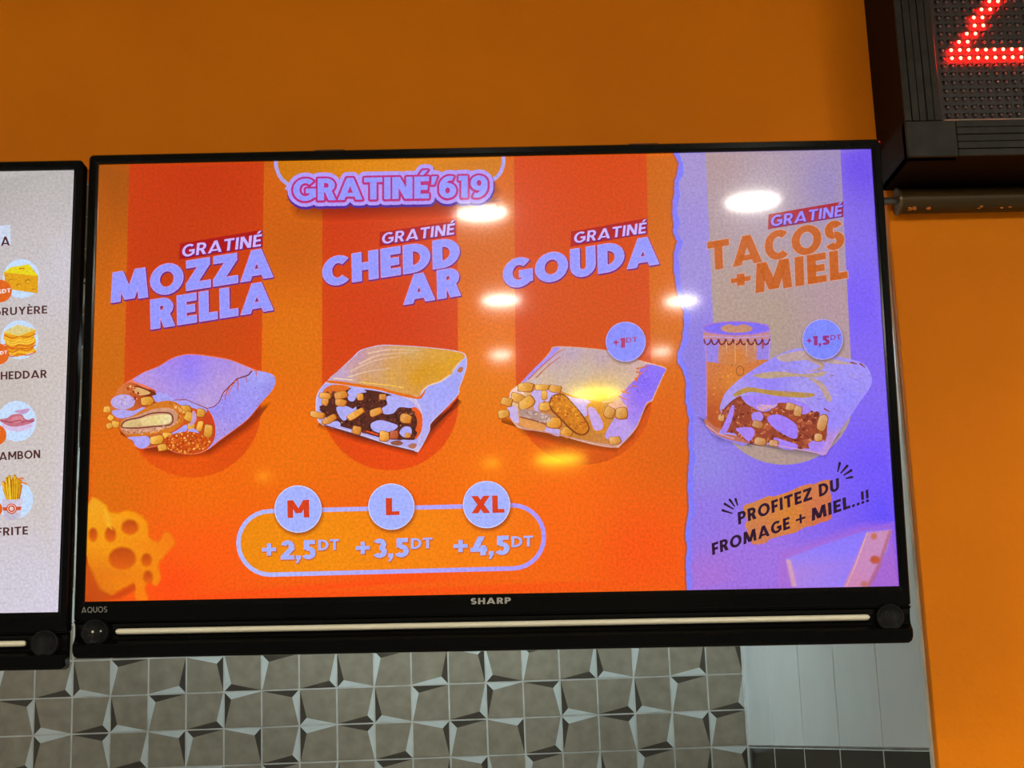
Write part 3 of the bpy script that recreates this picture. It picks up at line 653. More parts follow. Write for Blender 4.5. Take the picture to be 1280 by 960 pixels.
for P in ([(990, 380), (1050, 365), (1080, 350)], [(980, 460), (1010, 420), (1060, 380)], [(985, 400), (1030, 410)], [(960, 490), (1000, 500)], [(900, 540), (950, 500)], [(870, 560), (930, 590)], [(980, 440), (1000, 470)], [(890, 530), (950, 545)]): A.line(t(P), 2.2, (214, 106, 30), .7)
A.line(t(smooth([(300, 492), (430, 500), (500, 540), (600, 578), (690, 598), (760, 604)], 4, False)), 2.4, (210, 120, 30))
f3 = smooth([(150, 545), (215, 478), (310, 492), (430, 500), (500, 542), (600, 580), (690, 600), (770, 606), (860, 600), (920, 650), (925, 720), (880, 800), (860, 880), (780, 880), (600, 850), (480, 826), (380, 795), (230, 770), (180, 735), (140, 650)], 3)
A.poly(t(f3), field(*[(x, y, c) for (x, y), c in zip(t([(180, 560), (400, 560), (600, 800), (850, 700), (300, 760)]), ((232, 190, 140), (196, 110, 40), (196, 120, 40), (200, 130, 70), (200, 130, 80)))]), grid=7)
for P, c in (([(150, 530), (200, 495), (240, 540), (200, 590), (150, 580)], (238, 200, 190)), ([(290, 535), (340, 515), (440, 515), (470, 545), (400, 600), (370, 590), (350, 660), (310, 655), (300, 590)], (196, 170, 226)), ([(505, 555), (560, 570), (690, 600), (660, 690), (600, 690), (555, 620)], (194, 168, 236)),
             ([(130, 640), (180, 625), (200, 680), (205, 740), (170, 730), (140, 690)], (200, 176, 226)), ([(780, 820), (830, 730), (860, 700), (930, 720), (900, 800), (850, 850), (800, 850)], (186, 152, 232)), ([(370, 770), (430, 765), (490, 800), (470, 830), (390, 800)], (192, 168, 226)), ([(800, 620), (870, 600), (930, 640), (860, 660)], (232, 170, 150))):
    A.poly(t(smooth(P, 3)), c)
for q in ((250, 505, 110, 60, 0), (200, 575, 90, 60, 20), (125, 600, 80, 56, 15), (105, 682, 76, 56, -8), (258, 610, 110, 70, -35), (375, 555, 40, 60, 0), (378, 632, 76, 56, 0), (448, 515, 80, 50, 10), (360, 505, 100, 40, 0)): cube(A, t, *q, col=(232, 160, 44))
A.poly(t(smooth([(205, 655), (280, 650), (380, 680), (440, 700), (420, 740), (360, 745), (260, 715), (215, 690)], 3)), (176, 140, 130))
A.poly(t(smooth([(215, 710), (300, 730), (380, 760), (370, 790), (280, 780), (220, 750)], 3)), (226, 150, 80))
A.line(t([(210, 700), (300, 722), (390, 750)]), 1.6, (150, 70, 30))
for q in ((440, 740, 100, 70, 5), (522, 805, 70, 70, 40)): cube(A, t, *q, col=(232, 150, 30))
blobs(A, t, [(215, 665), (290, 655), (430, 700), (415, 735), (360, 740), (260, 712)], 34, 4, 11, ((196, 160, 150), (150, 116, 110), (186, 150, 160), (206, 180, 176)))
n3 = smooth([(418, 600), (440, 565), (500, 558), (560, 615), (640, 715), (668, 780), (630, 815), (570, 790), (480, 700), (430, 650)], 3)
A.poly(t(smooth([(408, 600), (434, 555), (504, 548), (570, 612), (650, 712), (678, 784), (634, 826), (562, 800), (470, 706), (420, 656)], 3)), (126, 56, 16))
A.poly(t(n3), (206, 118, 24)); blobs(A, t, n3, 120, 5, 11, ((222, 136, 30), (196, 100, 16), (234, 160, 50), (180, 84, 14), (212, 124, 20)))
A.poly(t(smooth([(655, 640), (690, 600), (745, 602), (785, 660), (806, 750), (776, 806), (715, 808), (680, 740)], 3)), (212, 132, 40))
A.poly(t(smooth([(665, 650), (695, 635), (735, 680), (768, 750), (755, 785), (712, 790), (685, 730)], 3)), (198, 162, 230))
for q in ((810, 672, 70, 76, 20), (890, 678, 76, 80, 0), (845, 858, 76, 56, -5)): cube(A, t, *q, col=(226, 156, 60))
A.line(t([(220, 775), (400, 806), (600, 850), (860, 905)]), 1.4, (200, 140, 130))
A.build('wrap_picture', screen, 'pale wrap with long breaded nuggets, third column')

# jar of honey, wrap four
A = Art(TV1, 14); t = T(4.2667, 840, 380)
A.halo(t([(150, 610), (250, 720), (420, 760), (300, 640)]), (60, 50, 90), 10, .7)
A.poly(t(smooth([(165, 130), (200, 105), (340, 92), (480, 105), (522, 130), (520, 300), (470, 420), (420, 740), (320, 735), (240, 705), (185, 655), (180, 500), (178, 320), (166, 200)], 2)), (150, 128, 226))
A.poly(t([(178, 306), (250, 315), (330, 300), (520, 296), (540, 420), (420, 690), (300, 700), (200, 640), (184, 610)]), field(*[(x, y, c) for (x, y), c in zip(t([(200, 330), (320, 400), (460, 360), (220, 600), (300, 560)]), ((204, 116, 66), (216, 126, 46), (206, 116, 60), (182, 78, 36), (200, 96, 36)))]), grid=6)
A.poly(t([(250, 195), (455, 195), (450, 310), (330, 330), (245, 310)]), field(*[(x, y, c) for (x, y), c in zip(t([(270, 210), (350, 280), (430, 220)]), ((200, 128, 90), (212, 122, 44), (190, 130, 110)))]), grid=6)
A.poly(t(ell(343, 130, 178, 38)), (126, 104, 240))
A.poly(t(smooth([(258, 130), (300, 108), (340, 118), (380, 108), (430, 128), (400, 150), (300, 152)], 3)), (196, 138, 110))
A.line(t(ell(343, 130, 176, 36)), 1.2, (170, 110, 200), closed=True)
A.poly(t([(165, 150), (250, 165), (343, 170), (440, 165), (522, 148), (520, 188), (343, 196), (168, 186)]), (196, 132, 130))
A.line(t([(166, 172), (343, 182), (521, 170)]), 1.4, (186, 150, 220))
for k in range(9):
    x = 170+k*39; A.line(t(smooth([(x, 188), (x+8, 212), (x+20, 216), (x+32, 206), (x+39, 186)], 3, False)), 2.0, (116, 30, 50))
A.poly(t([(478, 205), (492, 205), (488, 240), (478, 236)]), (170, 70, 90))
for x, y1 in ((290, 260), (336, 320), (396, 280), (440, 250)): A.line(t([(x, 200), (x+1, y1)]), 1.2, (220, 170, 130), .6)
A.line(t([(180, 210), (184, 310), (184, 600)]), 1.3, (186, 130, 190)); A.line(t([(520, 200), (516, 300)]), 1.3, (190, 150, 220))
A.line(t(ell(362, 358, 20, 26)), 1.0, (150, 80, 30), closed=True)
for k in range(16): A.poly(t(ell(random.uniform(195, 330), random.uniform(320, 600), random.uniform(2, 5))), random.choice(((226, 150, 80), (176, 92, 30))), lift=(k == 0))
A.poly(t(smooth([(176, 612), (230, 655), (330, 690), (430, 720), (430, 745), (330, 730), (240, 700), (180, 650)], 3)), (190, 110, 90))
A.line(t([(180, 645), (240, 690), (330, 720)]), 1.6, (206, 150, 170))
A.build('jar_picture', screen, 'open glass jar of honey')
A = Art(TV1, 44)
A.halo(t([(400, 740), (600, 790), (815, 812), (900, 690), (760, 740)]), (70, 60, 90), 7, .5)
A.poly(t(smooth([(256, 565), (264, 520), (288, 470), (350, 410), (430, 352), (520, 298), (600, 258), (690, 236), (800, 266), (900, 286), (1000, 308), (1046, 345), (1066, 410), (1052, 452), (1000, 525), (942, 612), (882, 692), (818, 803), (770, 798), (680, 778), (600, 774), (540, 752), (440, 748), (410, 735), (330, 700), (250, 690), (280, 640)], 3)), field(*[(x, y, c) for (x, y), c in zip(t([(600, 330), (520, 420), (760, 330), (960, 360), (940, 500), (860, 620), (840, 740), (330, 480), (700, 450)]), ((150, 138, 246), (148, 128, 246), (164, 150, 232), (160, 146, 244), (152, 138, 250), (150, 132, 246), (186, 140, 216), (170, 150, 232), (164, 150, 236)))]), grid=5)
for P, c in (([(560, 280), (700, 250), (820, 285), (960, 320), (860, 320), (720, 300), (600, 310)], (190, 160, 160)), ([(430, 380), (560, 360), (700, 375), (820, 360), (780, 390), (640, 388), (500, 398)], (186, 156, 130)), ([(330, 480), (400, 445), (520, 460), (660, 470), (760, 480), (720, 500), (560, 492), (420, 470), (340, 495)], (184, 140, 70)),
             ([(720, 390), (800, 420), (850, 500), (830, 520), (780, 440)], (186, 156, 150)), ([(700, 290), (800, 310), (800, 350), (720, 360), (790, 335)], (186, 150, 140))):
    A.poly(t(smooth(P, 4)), c)
for k in range(64):
    x, y = random.uniform(540, 1010), random.uniform(270, 520)
    if y > 300+ (x-760)*.3 and y < 560-(x-600)*.2:
        A.line(t([(x, y), (x+random.uniform(8, 34), y+random.uniform(3, 18))]), random.uniform(.5, 1.3), random.choice(((176, 120, 60), (150, 90, 60), (190, 150, 150), (120, 106, 220), (206, 176, 200))), .4, lift=(k % 8 == 0))
for P in ([(950, 312), (985, 322)], [(1000, 318), (1030, 340)], [(810, 560), (840, 575)], [(640, 545), (670, 560)]): A.line(t(P), 2.2, (140, 60, 40), 1)
f4 = smooth([(262, 600), (280, 560), (330, 510), (370, 505), (400, 535), (480, 575), (540, 560), (590, 520), (640, 560), (690, 590), (740, 570), (790, 600), (815, 640), (825, 700), (790, 770), (700, 770), (600, 760), (540, 740), (440, 745), (400, 735), (330, 690), (270, 680)], 3)
A.poly(t(f4), (150, 64, 42)); blobs(A, t, f4, 190, 7, 18, ((176, 84, 54), (150, 62, 38), (190, 100, 62), (124, 44, 30), (168, 74, 44))); blobs(A, t, f4, 130, 3, 8, ((214, 140, 96), (100, 34, 26), (196, 112, 70), (90, 30, 24)), 5)
for P, c in (([(320, 540), (332, 560), (315, 630), (285, 690), (262, 680), (290, 610)], (168, 130, 240)), ([(425, 585), (470, 578), (485, 610), (450, 640), (428, 620)], (166, 134, 236)), ([(505, 610), (560, 590), (630, 620), (668, 660), (660, 720), (600, 700), (540, 660)], (160, 124, 246)),
             ([(340, 665), (420, 660), (440, 690), (410, 735), (370, 700)], (170, 130, 240)), ([(540, 715), (600, 730), (670, 755), (640, 780), (570, 765)], (164, 128, 244)), ([(730, 740), (790, 725), (815, 745), (780, 790), (735, 775)], (166, 130, 240)), ([(370, 495), (470, 490), (600, 500), (700, 530), (740, 570), (690, 590), (640, 540), (560, 530), (480, 575), (420, 540)], (162, 128, 242)),
             ([(440, 530), (500, 560), (540, 555), (560, 530), (480, 575)], (210, 160, 190))): A.poly(t(smooth(P, 3)), c)
for q in ((455, 645, 60, 40, 20), (630, 550, 50, 40, 10), (670, 575, 40, 60, 10), (800, 640, 50, 90, 15), (780, 715, 44, 40, 0), (540, 745, 50, 36, 10), (470, 735, 60, 40, 5), (262, 610, 34, 40, 0)): cube(A, t, *q, col=(206, 140, 70))
A.line(t(smooth([(262, 600), (280, 560), (330, 512), (370, 505)], 3, False)), 1.2, (120, 50, 40))
A.line(t([(882, 690), (818, 803), (680, 778), (540, 752)]), 1.3, (206, 150, 190))
A.build('wrap_picture', screen, 'violet-white wrap drizzled with honey beside the jar')

# blurred cheese pieces in the lower corners
A = Art(TV1, 14); t = T(4, 0, 620)
CH = field(*[(x, y, c) for (x, y), c in zip(t([(470, 70), (460, 140), (500, 240), (620, 110), (690, 200), (840, 220), (500, 400), (600, 400), (450, 520), (700, 400), (710, 490)]), ((240, 164, 30), (248, 166, 4), (244, 148, 4), (248, 154, 4), (246, 146, 4), (244, 122, 6), (224, 104, 6), (240, 132, 4), (190, 76, 10), (244, 134, 4), (250, 124, 4)))])
A.halo(t(smooth([(440, 48), (520, 42), (545, 80), (590, 88), (640, 76), (700, 100), (735, 140), (742, 205), (790, 232), (822, 188), (842, 184), (872, 232), (840, 275), (800, 322), (790, 350), (800, 410), (785, 442), (765, 440), (758, 390), (735, 430), (722, 470), (738, 515), (684, 518), (675, 470), (672, 440), (600, 470), (540, 510), (518, 527), (430, 533)], 3)), CH, 4)
A.halo(t([(430, 300), (450, 360), (500, 470), (560, 500), (670, 436), (676, 466), (600, 510), (520, 526), (430, 531)]), (196, 66, 8), 5, .8)
for cx, cy, rx, ry in ((650, 156, 40, 36), (612, 312, 66, 54), (553, 192, 26, 36), (466, 194, 20, 32), (733, 320, 24, 30), (740, 406, 22, 30)): A.halo(t(ell(cx, cy, rx, ry)), field(*[(x, y, c) for (x, y), c in zip(t([(cx, cy-ry), (cx, cy+ry)]), ((190, 70, 2), (226, 96, 4)))]), 4)
A.halo(t([(520, 60), (545, 100), (560, 170), (536, 150)]), (246, 180, 40), 4, .7)
A.build('cheese_picture', screen, 'blurred yellow cheese with holes, lower left')
A = Art(TV1, 14); t = T(3.7647, 840, 560)
A.halo(t([(520, 500), (700, 440), (900, 370), (1040, 350), (1060, 650), (500, 650)]), (176, 108, 206), 12, .6)
A.halo(t([(536, 522), (700, 460), (905, 392), (1034, 384), (1006, 500), (950, 600), (925, 654), (576, 654), (562, 590)]), field(*[(x, y, c) for (x, y), c in zip(t([(600, 540), (800, 470), (760, 620), (900, 420), (560, 600)]), ((146, 130, 250), (136, 116, 255), (142, 124, 252), (136, 116, 250), (176, 130, 220)))]), 3)
A.halo(t([(538, 526), (556, 524), (584, 652), (566, 652)]), (214, 160, 180), 3, .9)
A.halo(t([(918, 398), (1032, 386), (1006, 480), (948, 590), (925, 654), (808, 654), (850, 560)]), field(*[(x, y, c) for (x, y), c in zip(t([(980, 410), (920, 520), (860, 630)]), ((200, 140, 180), (196, 140, 206), (206, 130, 170)))]), 3)
A.halo(t([(1022, 390), (1034, 388), (980, 560), (930, 652), (915, 652), (970, 540)]), (176, 96, 120), 3, .8)
for cx, cy, rx, ry, c in ((955, 526, 22, 18, (190, 84, 60)), (950, 416, 13, 14, (196, 110, 90)), (905, 640, 16, 12, (190, 110, 110))): A.halo(t(ell(cx, cy, rx, ry)), c, 3)
A.line(t([(820, 650), (860, 560), (918, 400)]), 1.2, (226, 170, 170))
A.build('cheese_picture', screen, 'pale violet cheese slab, lower right')

# price panel
A = Art(TV1, 14)
def pill(xl, xr, ytl, ytr, ybl, ybr):
    o = []; n = 14; hl, hr = (ybl-ytl)/2, (ybr-ytr)/2
    for k in range(n+1):
        a = math.radians(90+180*k/n); o.append((xl+hl+hl*math.cos(a), ytl+hl-hl*math.sin(a)))
    for k in range(n+1):
        a = math.radians(-90+180*k/n); o.append((xr-hr+hr*math.cos(a), ytr+hr-hr*math.sin(a)))
    return o
PL = pill(298, 680, 639, 631.6, 718.4, 710.6)
A.poly(PL, field((310, 680, (240, 138, 2)), (400, 700, (244, 140, 2)), (500, 660, (246, 132, 4)), (600, 700, (248, 126, 4)), (668, 670, (246, 112, 6))), grid=14)
A.line(PL, 5.4, field((300, 680, (178, 184, 250)), (500, 640, (206, 180, 222)), (680, 670, (170, 150, 250))), closed=True)
A.build('price_panel', screen, 'orange pill shaped panel with lavender outline')
for lab, a, b, cap, (cx, cy), r in (('M', (359.6, 647.6), (386.8, 646.8), 22, (372.6, 636.4), 29.6), ('L', (482.6, 644.2), (499.4, 643.6), 21.4, (489.2, 633.4), 29), ('XL', (589.4, 641.8), (630.6, 640.8), 21.6, (608.2, 630.8), 29.6)):
    A = Art(TV1, 18); A.halo(ell(cx+1, cy+2.5, r), (130, 50, 20), 6, .8)
    A.poly(ell(cx, cy, r, n=44), (166, 178, 255)); A.line(ell(cx, cy, r-.6, n=44), 1.2, (206, 210, 255), closed=True)
    A.text(lab.replace('M', 'm'), a, b, cap, (216, 62, 22), .25, (-.02, -1), .1); A.build('size_badge', screen, 'lavender disc with red letter ' + lab)
A = Art(TV1, 18)
for s_, a, b, cap, da, db, dc, px in (('2,5', (351, 699.6), (395, 698.6), 23.6, (397.8, 688), (424, 687.2), 13.2, (327.6, 698)), ('3,5', (466, 697.4), (511.4, 696), 23.6, (513.8, 686.2), (540.4, 685.2), 13.2, (444.8, 696)), ('4,5', (588, 694.8), (637.2, 693), 23.6, (639.4, 684), (666.4, 683), 13.4, (567, 693.6))):
    o_ = ((.7, (206, 104, 50), .7, 1.0),)
    A.text('+', px, (px[0]+17.5, px[1]-.5), 27, (168, 178, 255), .21, (0, -1), .1, outline=o_)
    A.text(s_, a, b, cap, (168, 178, 255), .25, (0, -1), .07, outline=o_); A.text('DT', da, db, dc, (168, 178, 255), .2, (0, -1), .1, outline=o_)
A.build('price_lettering', screen, 'row of three lavender prices')
for s_, (cx, cy), r, pa, a, b, cap, da, db, dc, bc, tc in (('1', (782, 427.6), 25, ((766.2, 432.8), (773.4, 432.6), 10.5), (775.2, 435.2), (781.6, 435), 12.2, (782.6, 428.8), (796.4, 428), 6.4, (136, 140, 252), (178, 56, 110)), ('1,5', (1028, 424.6), 25.4, ((1008, 430.4), (1014.2, 430.2), 10), (1016, 432.2), (1037, 431.2), 11.6, (1037.8, 425.4), (1051, 424.6), 6.2, (124, 134, 252), (150, 44, 128))):
    A = Art(TV1, 72); A.halo(ell(cx+.5, cy+2, r), (90, 50, 60), 5, .7); A.poly(ell(cx, cy, r, n=40), bc); A.line(ell(cx, cy, r-.4, n=40), .9, (190, 170, 240), closed=True)
    A.text('+', *pa, tc, .22, (0, -1)); A.text(s_, a, b, cap, tc, .3, (0, -1), .05); A.text('DT', da, db, dc, tc, .18, (0, -1), .14)
    A.build('price_badge', screen, 'round lavender badge at the third wrap' if s_ == '1' else 'round lavender badge at the honey wrap')

# slogan on a torn orange patch
A = Art(TV1, 18)
pt = [(928.5, 633), (934, 629.5), (939, 629), (960, 620), (968, 620.5), (985, 615), (1000, 608), (1012, 604.5), (1016, 605.5), (1030, 600), (1038, 599.6), (1037, 612), (1039.5, 622), (1037.5, 634), (1039.5, 648), (1033, 652), (1026, 653), (1018, 657), (1006, 659), (994, 666), (976, 670), (962, 674), (957, 679), (946, 681), (940, 680), (937, 676), (934, 664), (931, 656), (934, 650), (930, 642)]
A.poly(pt, field((935, 640, (206, 128, 70)), (1030, 610, (206, 120, 76)), (985, 640, (212, 128, 50)), (950, 675, (206, 120, 80)), (1030, 645, (206, 106, 70))), grid=9)
A.build('slogan_patch', screen, 'torn orange patch behind the slogan')
A = Art(TV1, 22); DK = (44, 14, 44)
A.text('PROFITEZ DU', (922.8, 656), (1049.2, 612.6), 15.4, DK, .25, (-.06, -1), .14); A.text('FROMAGE', (890.3, 694.2), (987.6, 660.6), 14.8, DK, .25, (-.06, -1), .13)
A.text('+', (995.2, 658.6), (1007.2, 654.6), 20, DK, .16, (-.06, -1)); A.text('MIEL..!!', (1014.6, 651.4), (1086.4, 627), 15.4, DK, .25, (-.06, -1), .13)
for a, b in (((903.2, 638), (915.2, 641.8)), ((905.8, 630), (917, 636.6)), ((912.2, 625), (918.4, 633.4)), ((919.4, 624), (922, 632)), ((1049.6, 579), (1047, 590)), ((1059, 582.4), (1050.6, 591.8)), ((1064, 588), (1054.2, 594.4)), ((1064.8, 596.4), (1057, 598.2))):
    if a[0] < 1000: A.line([a, b], 3.2, DK, 1.6)
    else: A.line([a, b], 3.4, DK, 1.6)
    A.poly(ell(*a, 1.6, n=10), DK, lift=False)
A.build('slogan_lettering', screen, 'dark slogan of two slanting lines with spark marks')

# ---- left television --------------------------------------------------------
tv2 = television(TV2, 'black television cut by the left edge of the photo showing a pale ingredient list')
A = Art(TV2, 0)
bg2 = field((0, 225, (178, 172, 170)), (80, 225, (186, 180, 178)), (60, 300, (198, 190, 190)), (85, 330, (206, 200, 212)), (10, 480, (198, 186, 180)), (70, 480, (206, 194, 190)), (60, 620, (206, 196, 192)), (20, 740, (208, 202, 214)), (65, 750, (214, 206, 224)), (-400, 500, (200, 190, 186)))
def corner(sx, up_):                          # corners of the lit panel as picture points of its own plane
    p = TV2.o + TV2.x*(sx*HW) + TV2.z*(HH if up_ else 0)
    return (640+FOC*p.dot(CR)/p.dot(CF), 480-FOC*p.dot(CU)/p.dot(CF))
A.poly([corner(-1, 1), corner(1, 1), corner(1, 0), corner(-1, 0)], bg2, grid=30)
sc2 = A.build('screen', tv2, 'lit pale grey menu picture')
t = T(4.573, 0, 270); t2 = T(4.573, 0, 480)
A = Art(TV2, 3); A.poly(t([(-60, 55), (60, 52), (62, 165), (-60, 168)]), (204, 214, 236)); A.build('picture_corner', sc2, 'pale blue corner of a picture')
for P in (t(ell(122, 358, 106, 112)), t(ell(112, 708, 108, 112)), t2(ell(96, 212, 112, 116)), t2(ell(82, 660, 108, 112))):
    A = Art(TV2, 3); A.poly(P, (198, 221, 252)); A.build('picture_disc', sc2, 'pale blue disc')
BR = (80, 40, 38)
for s_, a, b, cap, wt, sp in (('A', (1.2, 307.2), (12.4, 306.8), 11.2, .22, .1), ('GRUYÈRE', (-9.4, 395), (59, 391.8), 9.8, .2, .14), ('CHEDDAR', (-9.2, 475.2), (58.6, 472.2), 10, .21, .12),
                            ('JAmBON', (-7.4, 576), (50.4, 572.4), 10.2, .21, .12), ('FRITE', (-4.2, 670), (35, 668), 10.2, .21, .14)):
    A = Art(TV2, 8); A.text(s_, a, b, cap, BR, wt, (0, -1), sp); A.build('ingredient_lettering', sc2, 'dark brown ingredient name')
A = Art(TV2, 8)
A.poly(t([(22, 322), (60, 294), (165, 276), (220, 342), (216, 442), (60, 420), (28, 372)]), (226, 160, 14))
A.poly(t([(22, 322), (60, 294), (165, 276), (219, 346), (120, 332)]), (232, 212, 24))
for x, y, rx, ry in ((125, 302, 18, 6), (160, 374, 18, 14), (60, 368, 12, 7), (108, 396, 14, 9), (196, 422, 10, 6), (40, 345, 8, 5)): A.poly(t(ell(x, y, rx, ry)), (190, 120, 8)); A.poly(t(ell(x+2, y+3, rx*.7, ry*.6)), (240, 180, 30))
A.build('cheese_wedge_picture', sc2, 'yellow cheese wedge')
A = Art(TV2, 8)
A.poly(t([(24, 668), (205, 650), (196, 690), (208, 720), (190, 745), (206, 775), (100, 806), (40, 790), (30, 720), (20, 700)]), (232, 160, 16))
for k in range(9):
    y = 680+k*13; P = [(28+random.uniform(-6, 6), y), (70, y+18+random.uniform(-5, 5)), (110, y+random.uniform(4, 14)), (160, y+12), (204+random.uniform(-14, 4), y-8)]
    A.line(t(smooth(P, 4, False)), 1.4, random.choice(((246, 190, 40), (206, 110, 10), (250, 206, 70), (216, 96, 14))))
A.poly(t([(20, 662), (100, 620), (204, 648), (110, 684)]), (222, 204, 132)); A.line(t([(20, 664), (110, 686), (204, 650)]), 1.2, (240, 200, 70))
A.build('cheese_slice_picture', sc2, 'stack of yellow cheese slices')
A = Art(TV2, 8)
A.poly(t2(smooth([(10, 235), (60, 200), (150, 205), (190, 240), (120, 270), (50, 265)], 4)), (214, 190, 226))
A.poly(t2(smooth([(-5, 205), (40, 195), (70, 175), (120, 172), (140, 195), (160, 205), (190, 195), (196, 215), (150, 232), (90, 244), (40, 235)], 4)), (196, 110, 128)); A.poly(t2(smooth([(70, 195), (110, 180), (132, 200), (100, 222), (66, 215)], 4)), (216, 132, 146))
A.poly(t2(smooth([(85, 155), (130, 145), (168, 140), (160, 160), (130, 172), (100, 165)], 4)), (196, 150, 190)); A.line(t2([(10, 210), (60, 220), (120, 205)]), 1.4, (160, 70, 90)); A.line(t2([(120, 220), (150, 212), (190, 214)]), 1.4, (170, 70, 110))
A.build('ham_picture', sc2, 'pink ham slices')
A = Art(TV2, 8)
for k in range(44):
    f = random.uniform(-1, 1); x0, x1 = 72+f*58+random.uniform(-6, 6), 76+f*40; y0 = 500+abs(f)*62+random.uniform(-4, 46)
    A.line(t2([(x0, y0), (x1, 662)]), 2.6, (150, 84, 8), 1.8); A.line(t2([(x0-1, y0+2), (x1-1, 662)]), 1.7, random.choice(((240, 190, 30), (226, 166, 16), (250, 210, 50), (232, 150, 20))), 1.2)
A.line(t2([(120, 560), (160, 575)]), 2, (232, 130, 30)); A.line(t2([(100, 545), (140, 540)]), 2, (226, 120, 30))
A.poly(t2(smooth([(18, 655), (70, 668), (134, 655), (126, 700), (118, 765), (70, 778), (28, 765), (20, 700)], 2)), field(*[(x, y, c) for (x, y), c in zip(t2([(30, 700), (110, 700), (70, 760)]), ((206, 196, 214), (216, 206, 226), (190, 180, 200)))]), grid=4)
A.poly(t2([(18, 706), (128, 702), (120, 722), (22, 726)]), (206, 84, 44)); A.poly(t2(ell(70, 714, 30, 30)), (210, 76, 34)); A.line(t2(ell(70, 714, 22, 22)), .8, (240, 220, 220), closed=True); A.poly(t2(ell(70, 714, 12, 12)), (236, 206, 200))
A.build('fries_picture', sc2, 'white cup of yellow fries with red band')
for P, s_, tx in ((t(ell(-4, 430, 74, 66)), '5DT', (t([(-10, 448)])[0], t([(64, 436)])[0], 5.2)), (t(ell(-12, 790, 66, 62)), 'DT', (t([(2, 794)])[0], t([(44, 788)])[0], 4.2)), (t2(ell(-22, 292, 60, 60)), 'T', (t2([(-12, 285)])[0], t2([(4, 282)])[0], 4)), (t2(ell(-40, 715, 56, 50)), 'T', (t2([(-22, 716)])[0], t2([(-6, 714)])[0], 4))):
    A = Art(TV2, 40); A.poly(P, (224, 100, 16)); A.text(s_, *tx, (240, 226, 226), .22, (0, -1), .1); A.build('price_badge', sc2, 'round orange badge')

# ------------------------------------------------------------------ LED sign
SIGNF = mat('sign_frame_metal', (0.019, 0.0165, 0.0100), 0.45, 0.2, noise=0.35, nscale=60, stretch=(1, 1, 1))
SIGNB = mat('sign_housing', (0.010, 0.0035, 0.002), 0.6, 0.08, noise=0.2, nscale=10)
BOARD = mat('led_board', (0.035, 0.026, 0.022), 0.55, 0.4, noise=0.25, nscale=80)
LEDOFF = mat('led_dark', (0.15, 0.085, 0.075), 0.18, 1.0, noise=0.1)
LOUV = mat('led_louvre', (0.006, 0.005, 0.005), 0.5, 0.3, noise=0.1)
LEDON = mat('led_red', (0.3, 0.0, 0.0), 0.4, emis=((1.0, 0.0001, 0.0002), 210.0))
LEDHOT = mat('led_core', (1, .7, .4), 0.4, emis=((1.0, 0.62, 0.26), 3.2))
EDGE = mat('module_edge', (0.30, 0.25, 0.16), 0.5, noise=0.2)
sx0, sx1, sz0, sz1, sy0 = .5935, 1.06, H0+.6785, H0+1.08, 1.832
sign = tag(empty('led_sign', (sx0, YW, sz0)), 'black framed LED matrix sign with glowing red dots, upper right corner', 'sign')
def sl(v): return (v[0]-sx0, v[1]-YW, v[2]-sz0)
def sbox(bm, a, b, **k): box(bm, a[0]-sx0, a[1]-YW, a[2]-sz0, b[0]-sx0, b[1]-YW, b[2]-sz0, **k)
bm = bmesh.new(); sbox(bm, (sx0, sy0+.004, sz0), (sx0+.004, YW, sz1)); sbox(bm, (sx1-.004, sy0+.004, sz0), (sx1, YW, sz1)); sbox(bm, (sx0, sy0+.004, sz0), (sx1, YW, sz0+.004)); sbox(bm, (sx0, sy0+.004, sz1-.004), (sx1, YW, sz1)); sbox(bm, (sx0+.004, YW-.004, sz0+.004), (sx1-.004, YW, sz1-.004))
from_bm('housing', bm, SIGNB, sign, False)
FW = .047
def bar_with_grooves(bm, x0, z0, x1, z1, vert):
    n = 5; g = .0007
    for k in range(n):
        if vert: a, b = x0+(x1-x0)*k/n, x0+(x1-x0)*(k+1)/n; sbox(bm, (a+g/2, sy0-.0008*(k % 2), z0), (b-g/2, sy0+.016, z1), bev=.0005, seg=1)
        else: a, b = z0+(z1-z0)*k/n, z0+(z1-z0)*(k+1)/n; sbox(bm, (x0, sy0-.0008*(k % 2), a+g/2), (x1, sy0+.016, b-g/2), bev=.0005, seg=1)
for nm, a in (('side_rail', (sx0, sz0+FW, sx0+FW, sz1-FW, True)), ('side_rail', (sx1-FW, sz0+FW, sx1, sz1-FW, True)), ('cross_rail', (sx0+FW*1.35, sz0, sx1-FW*1.35, sz0+FW, False)), ('cross_rail', (sx0+FW*1.35, sz1-FW, sx1-FW*1.35, sz1, False))):
    bm = bmesh.new(); bar_with_grooves(bm, *a)
    from_bm(nm, bm, SIGNF, sign)
for cx in (sx0, sx1-FW*1.34):
    for cz in (sz0, sz1-FW+.0006):
        bm = bmesh.new(); sbox(bm, (cx, sy0-.0006, cz), (cx+FW*1.34, sy0+.016, cz+FW-.0006), bev=.0008, seg=1)
        from_bm('corner_piece', bm, SIGNF, sign)
BY = 1.848
L0 = atY(1171, 4, BY); PX, PZ = .01110, .01092
bx0, bz0 = sx0+FW, sz0+FW
bm = bmesh.new(); sbox(bm, (bx0-.002, BY, bz0-.002), (sx1-FW, BY+.01, sz1-FW))
from_bm('led_board', bm, BOARD, sign)
bm = bmesh.new(); sbox(bm, (bx0+.003, sy0+.003, bz0-.001), (sx1-FW, sy0+.012, bz0+.0022), bev=.0005, seg=1)
from_bm('module_edge', bm, EDGE, sign)['label'] = 'pale strip under the dots'
bm = bmesh.new()
def ledpos(c, r): return (L0.x+PX*c, BY, L0.z-PZ*r)
